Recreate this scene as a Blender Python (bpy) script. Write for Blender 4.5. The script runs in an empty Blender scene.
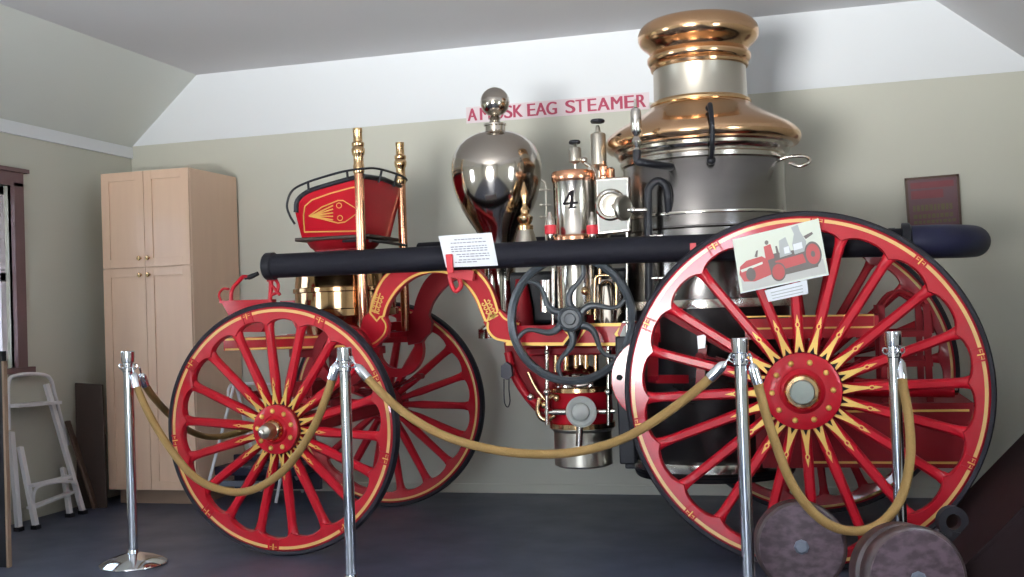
import bpy, bmesh, math, random
from mathutils import Vector, Matrix
from math import pi, sin, cos, radians as R
random.seed(7)
S = bpy.context.scene
COL = S.collection

# ------------------------------------------------------------------ camera
F_PX = 1101.41
YAW, PITCH, ROLL = -0.2730, 0.0211, -0.0346
CAM = Vector((2.646, -5.033, 1.189))
_f = Vector((sin(YAW)*cos(PITCH), cos(YAW)*cos(PITCH), sin(PITCH)))
_r = Vector((cos(YAW), -sin(YAW), 0)); _u = _r.cross(_f)
_r2 = cos(ROLL)*_r + sin(ROLL)*_u; _u2 = -sin(ROLL)*_r + cos(ROLL)*_u
cd = bpy.data.cameras.new('camera'); cam = bpy.data.objects.new('camera', cd); COL.objects.link(cam)
cam.matrix_world = Matrix(((_r2.x, _u2.x, -_f.x, CAM.x), (_r2.y, _u2.y, -_f.y, CAM.y), (_r2.z, _u2.z, -_f.z, CAM.z), (0, 0, 0, 1)))
cd.sensor_width = 36; cd.lens = F_PX/1024*36; cd.clip_start = .05
S.camera = cam

def at(x, y, Y):
    """point of the place seen at photo pixel x, y in the upright plane Y"""
    d = (x-512)/F_PX*_r2 - (y-288.5)/F_PX*_u2 + _f
    return CAM + d*((Y-CAM.y)/d.y)
def xz(x, y, Y):
    p = at(x, y, Y); return (p.x, p.z)

# ------------------------------------------------------------------ world, light, exposure
wd = bpy.data.worlds.new('daylight'); S.world = wd; wd.use_nodes = True
nt = wd.node_tree; nt.nodes.clear()
tc = nt.nodes.new('ShaderNodeTexCoord'); sep = nt.nodes.new('ShaderNodeSeparateXYZ'); rmp = nt.nodes.new('ShaderNodeValToRGB')
bg = nt.nodes.new('ShaderNodeBackground'); wo = nt.nodes.new('ShaderNodeOutputWorld')
nt.links.new(tc.outputs['Generated'], sep.inputs[0]); nt.links.new(sep.outputs['Z'], rmp.inputs[0])
rmp.color_ramp.elements[0].position = 0.0; rmp.color_ramp.elements[0].color = (.16, .19, .15, 1)
rmp.color_ramp.elements[1].position = .06; rmp.color_ramp.elements[1].color = (.62, .74, .95, 1)
e = rmp.color_ramp.elements.new(.5); e.color = (.80, .90, 1.0, 1)
nt.links.new(rmp.outputs[0], bg.inputs[0]); bg.inputs[1].default_value = 7.5
nt.links.new(bg.outputs[0], wo.inputs[0])
def daylight(name, loc, rot, sx, sy, power, col=(.90, .95, 1), spread=180):
    l = bpy.data.lights.new(name, 'AREA'); l.spread = R(spread); l.shape = 'RECTANGLE'; l.size = sx; l.size_y = sy; l.energy = power; l.color = col
    o = bpy.data.objects.new(name, l); COL.objects.link(o); o.location = loc; o.rotation_euler = rot
    return o
LX, RX, BY, FY = -2.16, 3.95, 1.948, -7.6       # left, right, back and front walls
daylight('daylight_front_door', (.95, FY-.12, 1.18), (R(90), 0, 0), 1.85, 2.1, 75)
daylight('added_upward_fill', (.85, FY-.10, 1.05), (R(124), 0, R(-3)), 1.8, 1.6, 250, (1, .99, .96), spread=72)  # added fill lamp at the doorway, aimed up to brighten the upper back wall
daylight('daylight_left_window', (LX-.08, -2.3, 1.5), (0, R(-90), 0), 1.1, 1.0, 195)
daylight('daylight_right_window', (RX+.08, -1.7, 1.5), (0, R(90), 0), 1.1, .9, 105)
S.view_settings.view_transform = 'Standard'; S.view_settings.look = 'None'
S.view_settings.gamma = 1; S.view_settings.use_curve_mapping = False
S.view_settings.exposure = 0.17
S.cycles.use_denoising = True
S.cycles.max_bounces = 8; S.cycles.diffuse_bounces = 5; S.cycles.glossy_bounces = 5
S.cycles.sample_clamp_indirect = 6

# ------------------------------------------------------------------ materials
def mat(name, col, rough=.5, metal=0., var=.0, scale=8., bump=0., coat=0., spec=.5, col2=None, stretch=None, rvar=0., hard=False):
    m = bpy.data.materials.new(name); m.use_nodes = True; t = m.node_tree; b = t.nodes['Principled BSDF']
    b.inputs['Base Color'].default_value = (*col, 1); b.inputs['Roughness'].default_value = rough
    b.inputs['Metallic'].default_value = metal; b.inputs['Coat Weight'].default_value = coat
    b.inputs['Coat Roughness'].default_value = .08; b.inputs['Specular IOR Level'].default_value = spec
    c = t.nodes.new('ShaderNodeTexCoord'); mp = t.nodes.new('ShaderNodeMapping'); n = t.nodes.new('ShaderNodeTexNoise')
    t.links.new(c.outputs['Object'], mp.inputs[0]); t.links.new(mp.outputs[0], n.inputs['Vector'])
    if stretch: mp.inputs['Scale'].default_value = stretch
    n.inputs['Scale'].default_value = scale; n.inputs['Detail'].default_value = 5
    c2 = col2 or tuple(x*(1-var) for x in col)
    mx = t.nodes.new('ShaderNodeMix'); mx.data_type = 'RGBA'
    mx.inputs[6].default_value = (*col, 1); mx.inputs[7].default_value = (*c2, 1)
    if hard:
        hr = t.nodes.new('ShaderNodeMapRange'); hr.inputs[1].default_value = .40; hr.inputs[2].default_value = .60
        t.links.new(n.outputs['Fac'], hr.inputs[0]); t.links.new(hr.outputs[0], mx.inputs[0])
    else: t.links.new(n.outputs['Fac'], mx.inputs[0])
    t.links.new(mx.outputs[2], b.inputs['Base Color'])
    if rvar:
        mr = t.nodes.new('ShaderNodeMapRange'); mr.inputs[3].default_value = max(0, rough-rvar); mr.inputs[4].default_value = rough+rvar
        t.links.new(n.outputs['Fac'], mr.inputs[0]); t.links.new(mr.outputs[0], b.inputs['Roughness'])
    if bump:
        bp = t.nodes.new('ShaderNodeBump'); bp.inputs['Strength'].default_value = bump; bp.inputs['Distance'].default_value = .01
        t.links.new(n.outputs['Fac'], bp.inputs['Height']); t.links.new(bp.outputs[0], b.inputs['Normal'])
    return m
M = {}
M['wall'] = mat('beige_wall_paint', (.58, .58, .505), .75, var=.05, scale=2, bump=.03)
M['white'] = mat('white_wall_paint', (.76, .79, .82), .7, var=.03, scale=2)
M['ceil'] = mat('ceiling_paint', (.66, .66, .68), .85, var=.05, scale=1.5)
M['slope'] = mat('slope_paint', (.68, .71, .67), .8, var=.05, scale=1.5)
M['concrete'] = mat('painted_concrete', (.062, .076, .125), .42, var=.45, scale=3.2, bump=.05, rvar=.12)
M['drive'] = mat('driveway', (.35, .34, .32), .9, var=.2, scale=5)
M['mauve'] = mat('mauve_window_wood', (.17, .095, .10), .5, var=.25, scale=6)
M['glass'] = mat('window_glass', (.9, .95, 1), .02)
M['glass'].node_tree.nodes['Principled BSDF'].inputs['Transmission Weight'].default_value = 1
M['maple'] = mat('maple_wood', (.76, .54, .39), .42, scale=3, stretch=(6, 6, .7), col2=(.68, .46, .33), coat=.15)
M['plinth'] = mat('plinth_wood', (.28, .19, .13), .6, var=.2)
M['dkwood'] = mat('dark_brown_board', (.045, .022, .015), .6, var=.4, scale=4, stretch=(5, 5, .6))
M['brboard'] = mat('brown_board', (.09, .048, .03), .6, var=.35, scale=4, stretch=(5, 5, .6))
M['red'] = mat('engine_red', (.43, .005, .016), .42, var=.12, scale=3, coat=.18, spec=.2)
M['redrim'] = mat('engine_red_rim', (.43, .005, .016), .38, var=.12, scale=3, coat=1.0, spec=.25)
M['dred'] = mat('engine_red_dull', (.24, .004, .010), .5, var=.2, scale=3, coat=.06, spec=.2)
M['gold'] = mat('gold_leaf', (.80, .50, .12), .42, metal=.35, var=.25, scale=20)
M['rimgold'] = mat('rim_gold_line', (.80, .50, .16), .42, metal=.0, var=.25, scale=20, coat=1.)
M['brass'] = mat('brass', (.74, .50, .27), .2, metal=1, var=.2, scale=6, rvar=.06)
M['copper'] = mat('copper', (.80, .40, .24), .22, metal=1, var=.15, scale=5, rvar=.07)
M['domecop'] = mat('dome_copper', (.72, .47, .28), .17, metal=1, col2=(.66, .40, .22), scale=2, rvar=.06)
M['nickel'] = mat('nickel', (.66, .62, .56), .2, metal=1, var=.12, scale=5, rvar=.05)
M['dnickel'] = mat('old_nickel', (.56, .51, .45), .12, metal=1, var=.12, scale=3, rvar=.03)
M['bnickel'] = mat('brushed_nickel', (.60, .56, .48), .34, metal=1, var=.15, scale=5, rvar=.05)
M['steel'] = mat('russia_iron', (.27, .255, .245), .24, metal=1, var=.35, scale=3, rvar=.06, stretch=(1, 1, 3))
M['silver'] = mat('silver_panel', (.47, .48, .45), .5, metal=.0, var=.08)
M['capmetal'] = mat('worn_cap_metal', (.36, .40, .36), .55, metal=.6, var=.2, scale=30)
M['chrome'] = mat('chrome', (.74, .76, .80), .10, metal=1, var=.05)
M['black'] = mat('black_iron', (.014, .015, .020), .42, var=.2, scale=8, spec=.25)
M['sash'] = mat('sash_paint', (.78, .70, .74), .6, var=.05)
M['lagging'] = mat('black_lagging', (.06, .055, .055), .3, metal=.9, var=.3, scale=3, rvar=.1)
M['wblack'] = mat('flywheel_iron', (.045, .055, .065), .38, var=.2, scale=8)
M['hose'] = mat('black_hose', (.009, .009, .015), .65, var=.2, scale=30, bump=.1, spec=.2)
M['blueblack'] = mat('rubber_boot', (.014, .015, .045), .5, var=.2, scale=20, spec=.3)
M['tire'] = mat('rubber_tire', (.014, .013, .021), .6, var=.2, scale=20, spec=.3)
M['rope'] = mat('tan_rope', (.33, .20, .065), .75, col2=(.24, .14, .04), scale=60, bump=.4, stretch=(3, 3, 3))
M['alu'] = mat('aluminium', (.88, .88, .92), .38, metal=.1, var=.1)
M['paper'] = mat('white_paper', (.78, .80, .84), .7, var=.03)
M['ink'] = mat('printed_ink', (.22, .22, .27), .7)
M['redink'] = mat('pinkish_red_letters', (.42, .045, .10), .6)
M['pink'] = mat('pale_pink_paper', (.74, .65, .68), .8)
M['redtape'] = mat('red_tape', (.55, .012, .025), .45)
M['purple'] = mat('weathered_roller', (.10, .066, .082), .5, col2=(.045, .025, .035), scale=22, bump=.35, hard=True, stretch=(1, 1, 1.6), rvar=.1)
M['rollside'] = mat('weathered_roller_side', (.055, .032, .032), .45, col2=(.03, .018, .020), scale=14, bump=.3, hard=True)
M['rustiron'] = mat('iron_casting', (.05, .05, .062), .5, metal=.3, var=.3)
M['chest'] = mat('dark_stained_wood', (.016, .006, .007), .7, col2=(.010, .004, .005), scale=4, bump=.1, spec=.2)
M['notch'] = mat('black_notch_paint', (.012, .010, .012), .7, spec=.2)
M['drum'] = mat('dark_brass', (.50, .31, .16), .12, metal=1, var=.2, scale=6)
M['navy'] = mat('navy_vinyl', (.012, .014, .035), .45)
M['greyblue'] = mat('faded_grey_blue', (.13, .15, .19), .5)
# picture colours
M['psky'] = mat('photo_pale', (.66, .70, .60), .5)
M['pground'] = mat('photo_ground', (.50, .50, .47), .5)
M['pred'] = mat('photo_red', (.42, .06, .06), .5)
M['pdark'] = mat('photo_dark', (.12, .10, .09), .5)
M['pgrey'] = mat('photo_grey', (.40, .42, .42), .5)
M['posterbg'] = mat('poster_dark', (.10, .075, .085), .5, col2=(.16, .035, .05), scale=6)
M['posterred'] = mat('poster_red', (.22, .035, .05), .5, var=.3, scale=12)
M['posteryel'] = mat('poster_olive', (.15, .12, .05), .5, var=.3, scale=20)
M['frame'] = mat('poster_frame_wood', (.07, .028, .012), .4)

# ------------------------------------------------------------------ mesh helpers
class MB:
    def __init__(s): s.v = []; s.f = []; s.m = []
    def add(s, vs, fs, mi=0):
        o = len(s.v); s.v += [Vector(v) for v in vs]
        for k, f in enumerate(fs):
            s.f.append([i+o for i in f]); s.m.append(mi[k] if isinstance(mi, list) else mi)
        return s
    def box(s, c, d, mi=0, rot=None):
        x, y, z = d[0]/2, d[1]/2, d[2]/2
        vs = [Vector(p) for p in ((-x,-y,-z),(x,-y,-z),(x,y,-z),(-x,y,-z),(-x,-y,z),(x,-y,z),(x,y,z),(-x,y,z))]
        if rot: vs = [rot @ p for p in vs]
        return s.add([p+Vector(c) for p in vs], [(0,3,2,1),(4,5,6,7),(0,1,5,4),(1,2,6,5),(2,3,7,6),(3,0,4,7)], mi)
    def bb(s, x0, x1, y0, y1, z0, z1, mi=0): return s.box(((x0+x1)/2, (y0+y1)/2, (z0+z1)/2), (x1-x0, y1-y0, z1-z0), mi)
    def bar(s, p, q, w, h, mi=0, up=(0,0,1)):
        p, q = Vector(p), Vector(q); d = (q-p); L = d.length; d.normalize(); up = Vector(up)
        a = d.cross(up)
        if a.length < 1e-4: a = d.cross(Vector((0,1,0)))
        a.normalize(); b = a.cross(d)
        vs = []
        for e in (p, q):
            for i, j in ((-1,-1),(1,-1),(1,1),(-1,1)): vs.append(e + a*i*w/2 + b*j*h/2)
        return s.add(vs, [(0,1,2,3),(7,6,5,4),(0,4,5,1),(1,5,6,2),(2,6,7,3),(3,7,4,0)], mi)
    def lathe(s, prof, o=(0,0,0), axis=(0,0,1), n=48, mi=0, cap=True):
        """prof: (radius, height) or (radius, height, material)"""
        ax = Vector(axis).normalized(); a = ax.orthogonal().normalized(); b = ax.cross(a); o = Vector(o)
        k = len(prof); vs = []
        for p in prof:
            for j in range(n):
                t = 2*pi*j/n; vs.append(o + ax*p[1] + (a*cos(t)+b*sin(t))*max(p[0], 1e-5))
        fs = []; ms = []
        for i in range(k-1):
            m_ = prof[i+1][2] if len(prof[i+1]) > 2 else mi
            for j in range(n):
                fs.append((i*n+j, i*n+(j+1)%n, (i+1)*n+(j+1)%n, (i+1)*n+j)); ms.append(m_)
        if cap:
            if prof[0][0] > 1e-4: fs.append(tuple(range(n-1, -1, -1))); ms.append(prof[0][2] if len(prof[0]) > 2 else mi)
            if prof[-1][0] > 1e-4: fs.append(tuple((k-1)*n+j for j in range(n))); ms.append(prof[-1][2] if len(prof[-1]) > 2 else mi)
        return s.add(vs, fs, ms)
    def cyl(s, p, q, r, r2=None, n=20, mi=0):
        p, q = Vector(p), Vector(q); return s.lathe([(r, 0), (r if r2 is None else r2, (q-p).length)], p, q-p, n, mi)
    def ball(s, c, r, n=20, mi=0, sz=1.):
        k = 12; return s.lathe([(r*sin(pi*i/k), -r*sz*cos(pi*i/k)) for i in range(k+1)], c, (0,0,1), n, mi, cap=False)
    def tube(s, pts, r, n=12, mi=0, closed=False, smooth=0):
        P = [Vector(p) for p in pts]
        if smooth: P = spline(P, smooth, closed)
        k = len(P); rs = r if isinstance(r, (list, tuple)) else [r]*k
        if len(rs) != k: rs = [rs[min(len(rs)-1, int(i*len(rs)/k))] for i in range(k)]
        vs = []; nrm = None
        for i in range(k):
            d = (P[(i+1) % k]-P[i-1]) if closed else (P[min(i+1, k-1)]-P[max(i-1, 0)])
            d.normalize()
            if nrm is None: nrm = d.orthogonal().normalized()
            nrm = (nrm - d*nrm.dot(d)).normalized(); b = d.cross(nrm)
            for j in range(n):
                t = 2*pi*j/n; vs.append(P[i] + (nrm*cos(t)+b*sin(t))*rs[i])
        fs = []
        for i in range(k if closed else k-1):
            i2 = (i+1) % k
            for j in range(n): fs.append((i*n+j, i*n+(j+1)%n, i2*n+(j+1)%n, i2*n+j))
        if not closed: fs.append(tuple(range(n-1, -1, -1))); fs.append(tuple((k-1)*n+j for j in range(n)))
        return s.add(vs, fs, mi)
    def prism(s, poly, y0, y1, mi=0, side=None, y0b=None):
        """poly in x,z extruded along y"""
        n = len(poly); vs = [(p[0], y0, p[1]) for p in poly] + [(p[0], y1, p[1]) for p in poly]
        area = sum(poly[i][0]*poly[(i+1) % n][1]-poly[(i+1) % n][0]*poly[i][1] for i in range(n))
        fr = tuple(range(n)) if area > 0 else tuple(range(n-1, -1, -1)); bk = tuple(i+n for i in reversed(fr))
        fs = [fr, bk]; ms = [mi, mi]
        for i in range(n):
            j = (i+1) % n; fs.append((i, i+n, j+n, j) if area > 0 else (j, j+n, i+n, i)); ms.append(mi if side is None else side)
        return s.add(vs, fs, ms)
    def ribbon(s, pts, w, y0, y1, mi=0, closed=False):
        """a painted or raised line of width w in the x,z plane, y0 front, y1 back"""
        P = [Vector((p[0], p[1])) for p in pts]; n = len(P); L = []; Rr = []
        for i in range(n):
            d = (P[(i+1) % n]-P[i-1]) if closed else (P[min(i+1, n-1)]-P[max(i-1, 0)])
            d.normalize(); q = Vector((-d.y, d.x))*w/2; L.append(P[i]+q); Rr.append(P[i]-q)
        for i in range(n if closed else n-1):
            j = (i+1) % n; s.prism([L[i], Rr[i], Rr[j], L[j]], y0, y1, mi)
        return s
    def build(s, name, mats, parent=None, off=(0,0,0), smooth=35, bevel=0, kind=None):
        off = Vector(off); me = bpy.data.meshes.new(name)
        me.from_pydata([v-off for v in s.v], [], s.f)
        for m_ in (mats if isinstance(mats, (list, tuple)) else [mats]): me.materials.append(M[m_])
        me.polygons.foreach_set('material_index', s.m); me.update()
        bm = bmesh.new(); bm.from_mesh(me); bmesh.ops.recalc_face_normals(bm, faces=bm.faces); bm.to_mesh(me); bm.free()
        if smooth:
            me.polygons.foreach_set('use_smooth', [True]*len(me.polygons)); me.set_sharp_from_angle(angle=R(smooth))
        o = bpy.data.objects.new(name, me); COL.objects.link(o)
        if parent: o.parent = parent
        else: o.location = off
        if bevel:
            b = o.modifiers.new('edge', 'BEVEL'); b.width = bevel; b.segments = 2; b.limit_method = 'ANGLE'; b.angle_limit = R(40)
        if kind: o['kind'] = kind
        return o
def spline(P, k, closed=False):
    out = []; n = len(P)
    for i in range(n if closed else n-1):
        a = P[i-1] if (closed or i > 0) else P[0]*2-P[1]; b = P[i]; c = P[(i+1) % n]
        d = P[(i+2) % n] if (closed or i+2 < n) else P[-1]*2-P[-2]
        for j in range(k):
            t = j/k; out.append(.5*((2*b)+(c-a)*t+(2*a-5*b+4*c-d)*t*t+(3*b-3*c+d-a)*t**3))
    if not closed: out.append(P[-1].copy())
    return out
def sp2(pts, k=6, closed=False):
    return [(p.x, p.y) for p in spline([Vector((a[0], a[1], 0)) for a in pts], k, closed)]
def tag(o, label, cat, group=None):
    o['label'] = label; o['category'] = cat
    if group: o['group'] = group
    return o
def thing(name, loc, label, cat, group=None, rz=0):
    o = bpy.data.objects.new(name, None); COL.objects.link(o); o.location = loc; o.rotation_euler = (0, 0, rz); o.empty_display_size = .1
    return tag(o, label, cat, group)
def text_mesh(body, size, thick=.001, bold=.0, spacing=1.):
    c = bpy.data.curves.new('txt', 'FONT'); c.body = body; c.size = size; c.extrude = thick; c.offset = bold; c.space_character = spacing
    o = bpy.data.objects.new('txt', c); COL.objects.link(o)
    bpy.context.view_layer.update()
    me = bpy.data.meshes.new_from_object(o.evaluated_get(bpy.context.evaluated_depsgraph_get()))
    bpy.data.objects.remove(o); return me

# ------------------------------------------------------------------ room
def struct(name, mb, mats, **k): return mb.build(name, mats, kind='structure', **k)
H1, H2 = 2.475, 2.965      # foot of the slopes, flat ceiling
SX0, SX1 = -1.60, 3.36
struct('floor', MB().bb(LX-.2, RX+.2, FY-.2, BY+.2, -.1, 0), 'concrete')
struct('ground', MB().bb(-14, 16, FY-16, FY-.2, -.12, -.02), 'drive')
mb = MB().bb(LX-.2, RX+.2, BY, BY+.15, 0, 2.49, 0).bb(LX-.2, RX+.2, BY-.004, BY+.15, 2.49, H2+.2, 1)
struct('wall_back', mb, ['wall', 'white'])
def wall_with_holes(horizontal, pos, t, a0, a1, z0, z1, holes):
    mb = MB(); cuts = sorted({a0, a1} | {h[0] for h in holes} | {h[1] for h in holes})
    for a, b in zip(cuts, cuts[1:]):
        hs = sorted([h for h in holes if h[0] <= a+1e-6 and h[1] >= b-1e-6], key=lambda h: h[2]); z = z0
        for h in hs + [(a, b, z1, z1)]:
            if h[2] > z+1e-6:
                if horizontal: mb.bb(a, b, min(pos, pos+t), max(pos, pos+t), z, h[2])
                else: mb.bb(min(pos, pos+t), max(pos, pos+t), a, b, z, h[2])
            z = h[3]
    return mb
WY0, WY1, WZ0, WZ1 = -.25, .69, .95, 2.075      # the window the photo shows
struct('wall_left', wall_with_holes(False, LX, -.15, FY, BY, 0, H2, [(WY0, WY1, WZ0, WZ1), (-2.85, -1.75, .95, 2.05)]), 'wall')
struct('wall_right', wall_with_holes(False, RX, .15, FY, BY, 0, H2, [(-2.15, -1.25, .95, 2.05)]), 'wall')
struct('wall_front', wall_with_holes(True, FY, -.15, LX, RX, 0, H2+.1, [(0., 1.9, 0, 2.3)]), 'wall')
struct('ceiling', MB().bb(LX-.2, RX+.2, FY-.2, BY+.1, H2, H2+.1), 'ceil')
a = MB(); a.prism([(LX, H1), (SX0, H2), (SX0, H2+.05), (LX-.1, H2+.05), (LX-.1, H1)], FY, BY-.004); struct('ceiling_slope_left', a, 'slope', smooth=0)
a = MB(); a.prism([(RX, H1), (SX1, H2), (SX1, H2+.05), (RX+.1, H2+.05), (RX+.1, H1)], FY, BY-.004); struct('ceiling_slope_right', a, 'ceil', smooth=0)
struct('trim_1', MB().bb(LX, LX+.02, FY, BY-.005, H1-.075, H1+.005), 'white')
struct('baseboard_back', MB().bb(LX+.02, RX, BY-.014, BY, 0, .06), 'wall', smooth=0, bevel=.003)
struct('baseboard_left', MB().bb(LX, LX+.016, -1.4, BY-.02, 0, .085), 'wall')
def window(n, side, y0, y1, z0, z1, wood='mauve'):
    x = LX if side < 0 else RX; w = .085; s = -side
    def xs(a, b): return (min(x+s*a, x+s*b), max(x+s*a, x+s*b))
    root = bpy.data.objects.new('window_%d' % n, None); COL.objects.link(root); root.location = (x, (y0+y1)/2, z0); root['kind'] = 'structure'
    o = root.location
    f = MB(); X0, X1 = xs(-.02, .028)
    f.bb(X0, X1, y0-w, y0, z0-.02, z1+.02).bb(X0, X1, y1, y1+w, z0-.02, z1+.02).bb(X0, X1, y0-w, y1+w, z1, z1+w)
    X0, X1 = xs(0, .05); f.bb(X0, X1, y0-w-.03, y1+w+.03, z1+w, z1+w+.025); X0, X1 = xs(0, .06); f.bb(X0, X1, y0-w-.03, y1+w+.03, z0-.035, z0)
    f.build('window_frame', wood, root, o, smooth=0)
    a = MB(); X0, X1 = xs(-.09, -.05); zm = (z0+z1)/2
    for p in ((y0, y0+.045, z0, z1), (y1-.045, y1, z0, z1), (y0, y1, z0, z0+.05), (y0, y1, z1-.05, z1), (y0, y1, zm-.025, zm+.025)): a.bb(X0, X1, *p)
    a.build('window_sash', 'sash', root, o, smooth=0)
    X0, X1 = xs(-.073, -.068); MB().bb(X0, X1, y0+.04, y1-.04, z0+.04, z1-.04).build('window_pane', 'glass', root, o, smooth=0)
    return root
window(1, -1, WY0, WY1, WZ0, WZ1)
window(2, -1, -2.85, -1.75, .95, 2.05)
window(3, 1, -2.15, -1.25, .95, 2.05)

# ------------------------------------------------------------------ the steam fire engine
CY = .71                                     # its long centre line
EO = Vector((1.3, CY, 0))
ENG = thing('steam_fire_engine', EO, 'antique red horse-drawn steam fire engine with nickel boiler and copper dome', 'fire engine')
def part(name, mb, mats, parent=None, **k): return mb.build(name, mats, parent or ENG, EO, **k)

def wheel_proto(rad, nsp, flr, rin, center, capped):
    """a wheel built about its own centre; its showy face looks to -y"""
    root = bpy.data.objects.new('wheel', None); COL.objects.link(root); root.parent = ENG; root.location = Vector(center)-EO
    T = .028; o = (0, 0, 0)
    MB().lathe([(rad-.024, -T+.004), (rad-.008, -T), (rad, -T*.5), (rad, T*.5), (rad-.008, T), (rad-.024, T-.004), (rad-.024, -T+.004)], axis=(0, 1, 0), n=128, cap=False).build('tire', 'tire', root, o)
    # felloe with arches between the spokes
    NS = nsp*16; rings = [(rad-.024, -T+.006, 0), (rad-.032, -T-.001, 0), (rad-.035, -T-.001, 1), (rad-.050, -T-.001, 1), (rad-.053, -T-.001, 0), (None, -T-.001, 0), (None, -T+.010, 0), (None, T-.014, 0), (None, T-.004, 0), (rad-.053, T+.001, 0), (rad-.049, T+.002, 1), (rad-.036, T+.002, 1), (rad-.032, T+.001, 0), (rad-.024, T-.006, 0)]
    vs = []; fs = []; ms = []
    for q, (r_, y_, m_) in enumerate(rings):
        for j in range(NS):
            th = 2*pi*j/NS
            if r_ is None:
                u = (j/16.0) % 1.0; u = min(u, 1-u)*2       # 0 at a spoke, 1 midway
                rr = rad-.091-.029*math.exp(-(u/.30)**1.3) + .004*u + (.006 if q in (5, 8) else 0)
            else: rr = r_
            vs.append((rr*sin(th), y_, rr*cos(th)))
    for q in range(len(rings)-1):
        for j in range(NS):
            fs.append((q*NS+j, q*NS+(j+1) % NS, (q+1)*NS+(j+1) % NS, (q+1)*NS+j)); ms.append(1 if rings[q][2] and rings[q+1][2] else 0)
    MB().add(vs, fs, ms).build('rim', ['redrim', 'rimgold'], root, o, smooth=28)
    # joint straps, one between every second pair of spokes
    for k in range(nsp//2):
        th = 2*pi*(2*k+.5)/nsp; c, s_ = cos(th), sin(th); rot = Matrix.Rotation(th, 3, 'Y')
        b = MB()
        for a_ in (-1, 1): b.box(rot @ Vector((a_*.026, -T-.003, rad-.055)), (.008, .006, .052), 0, rot)
        b.box(rot @ Vector((0, -T-.003, rad-.046)), (.038, .004, .018), 0, rot); b.box(rot @ Vector((0, -T-.0045, rad-.046)), (.006, .003, .03), 1, rot)
        for a_ in (-.014, .014): b.box(rot @ Vector((a_, -T-.0045, rad-.046)), (.012, .003, .004), 1, rot)
        b.build('joint_plate', ['red', 'gold'], root, o, smooth=0)
    # hub: deep red barrel, flange with bolts, brass ring, nickel cap
    yf = -.062
    MB().lathe([(flr*.72, .06), (flr*.98, .04), (flr, -.0), (flr, yf+.012), (flr-.008, yf)], axis=(0, 1, 0), n=64).lathe([(flr*.55, .14), (flr*.72, .06)], axis=(0, 1, 0), n=48).build('hub', 'dred', root, o)
    b = MB().lathe([(flr+.004, yf+.016), (flr+.005, yf), (flr-.012, yf-.008), (flr*.60, yf-.006), (flr*.57, yf-.014), (flr*.50, yf-.022), (flr*.44, yf-.018), (flr*.42, yf-.004)], axis=(0, 1, 0), n=64)
    b.build('hub_flange', 'red', root, o)
    nb = nsp//2
    b = MB()
    for k in range(nb):
        b = MB(); th = 2*pi*(k+.5)/nb; b.lathe([(.0135, 0), (.0125, .005), (.009, .011), (.0001, .013)], (flr*.80*sin(th), yf-.005, flr*.80*cos(th)), (0, -1, 0), 10)
        b.build('hub_bolt', 'gold', root, o)
    if capped:
        MB().lathe([(flr*.45, yf-.004), (flr*.46, yf-.030), (flr*.42, yf-.040), (flr*.33, yf-.043), (flr*.32, yf-.02)], axis=(0, 1, 0), n=48).build('hub_ring', 'brass', root, o)
        MB().lathe([(flr*.33, yf-.02), (flr*.325, yf-.060), (flr*.30, yf-.066), (.0001, yf-.068)], axis=(0, 1, 0), n=48).build('hub_cap', 'capmetal', root, o)
    else:
        MB().lathe([(flr*.45, yf-.004), (flr*.46, yf-.03), (flr*.38, yf-.050), (flr*.34, yf-.055)], axis=(0, 1, 0), n=48).build('hub_ring', 'brass', root, o)
        MB().lathe([(flr*.34, yf-.045), (flr*.33, yf-.09), (flr*.27, yf-.118), (flr*.14, yf-.128), (.012, yf-.130), (.012, yf-.145), (.0001, yf-.149)], axis=(0, 1, 0), n=40).build('hub_cap', 'bnickel', root, o)
    # spokes
    r0, r1 = flr-.012, rad-.098
    me = None
    for k in range(nsp):
        th = 2*pi*k/nsp
        if me is None:
            b = MB(); secs = []
            wb = min(2*pi*r0/nsp*.5, .027)
            for t, w, d in ((0, wb, .030), (.12, wb*.98, .027), (.30, .0240, .025), (.5, .0225, .023), (.85, .021, .021), (.94, .023, .022), (1, .030, .023)):
                z = r0+(r1-r0)*t; secs.append([(w*x, d*y, z) for x, y in ((-1, -.45), (-.55, -.95), (.55, -.95), (1, -.45), (1, .45), (.55, .95), (-.55, .95), (-1, .45))])
            vs = [p for s_ in secs for p in s_]; fs = []
            for i in range(len(secs)-1):
                for j in range(8): fs.append((i*8+j, i*8+(j+1) % 8, (i+1)*8+(j+1) % 8, (i+1)*8+j))
            b.add(vs, fs)
            # gold leaf dart with black notch
            g = rad/.787; zb = flr+.006
            def pol(pts, y, mi): b.prism([(x, z) for x, z in pts], y, y+.004, mi)
            pol([(-.021*g, zb), (-.009*g, zb+.004), (0, zb+.030*g), (.009*g, zb+.004), (.021*g, zb), (.0095*g, zb+.070*g), (.005*g, zb+.11*g), (-.005*g, zb+.11*g), (-.0095*g, zb+.070*g)], -.0315, 1)
            pol([(-.010*g, zb-.001), (.010*g, zb-.001), (0, zb+.028*g)], -.031, 2)
            pol([(.010*sin(a_)*g, zb+(.122+.014*cos(a_))*g) for a_ in [2*pi*i/12 for i in range(12)]], -.0285, 1)
            pol([(.005*sin(a_)*g, zb+(.122+.008*cos(a_))*g) for a_ in [2*pi*i/12 for i in range(12)]], -.0295, 0)
            pol([(-.007*g, zb+.135*g), (.007*g, zb+.135*g), (0, zb+.168*g)], -.0265, 1)
            so = b.build('spoke', ['red', 'gold', 'notch'], root, o, smooth=45); me = so.data
        else:
            so = bpy.data.objects.new('spoke', me); COL.objects.link(so); so.parent = root
        so.rotation_euler = (0, th, 0)
    return root
def wheel_copy(src, center, rot):
    r = src.copy(); COL.objects.link(r); r.location = Vector(center)-EO; r.rotation_euler = rot
    for ch in src.children:
        c = ch.copy(); COL.objects.link(c); c.parent = r
    return r
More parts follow.
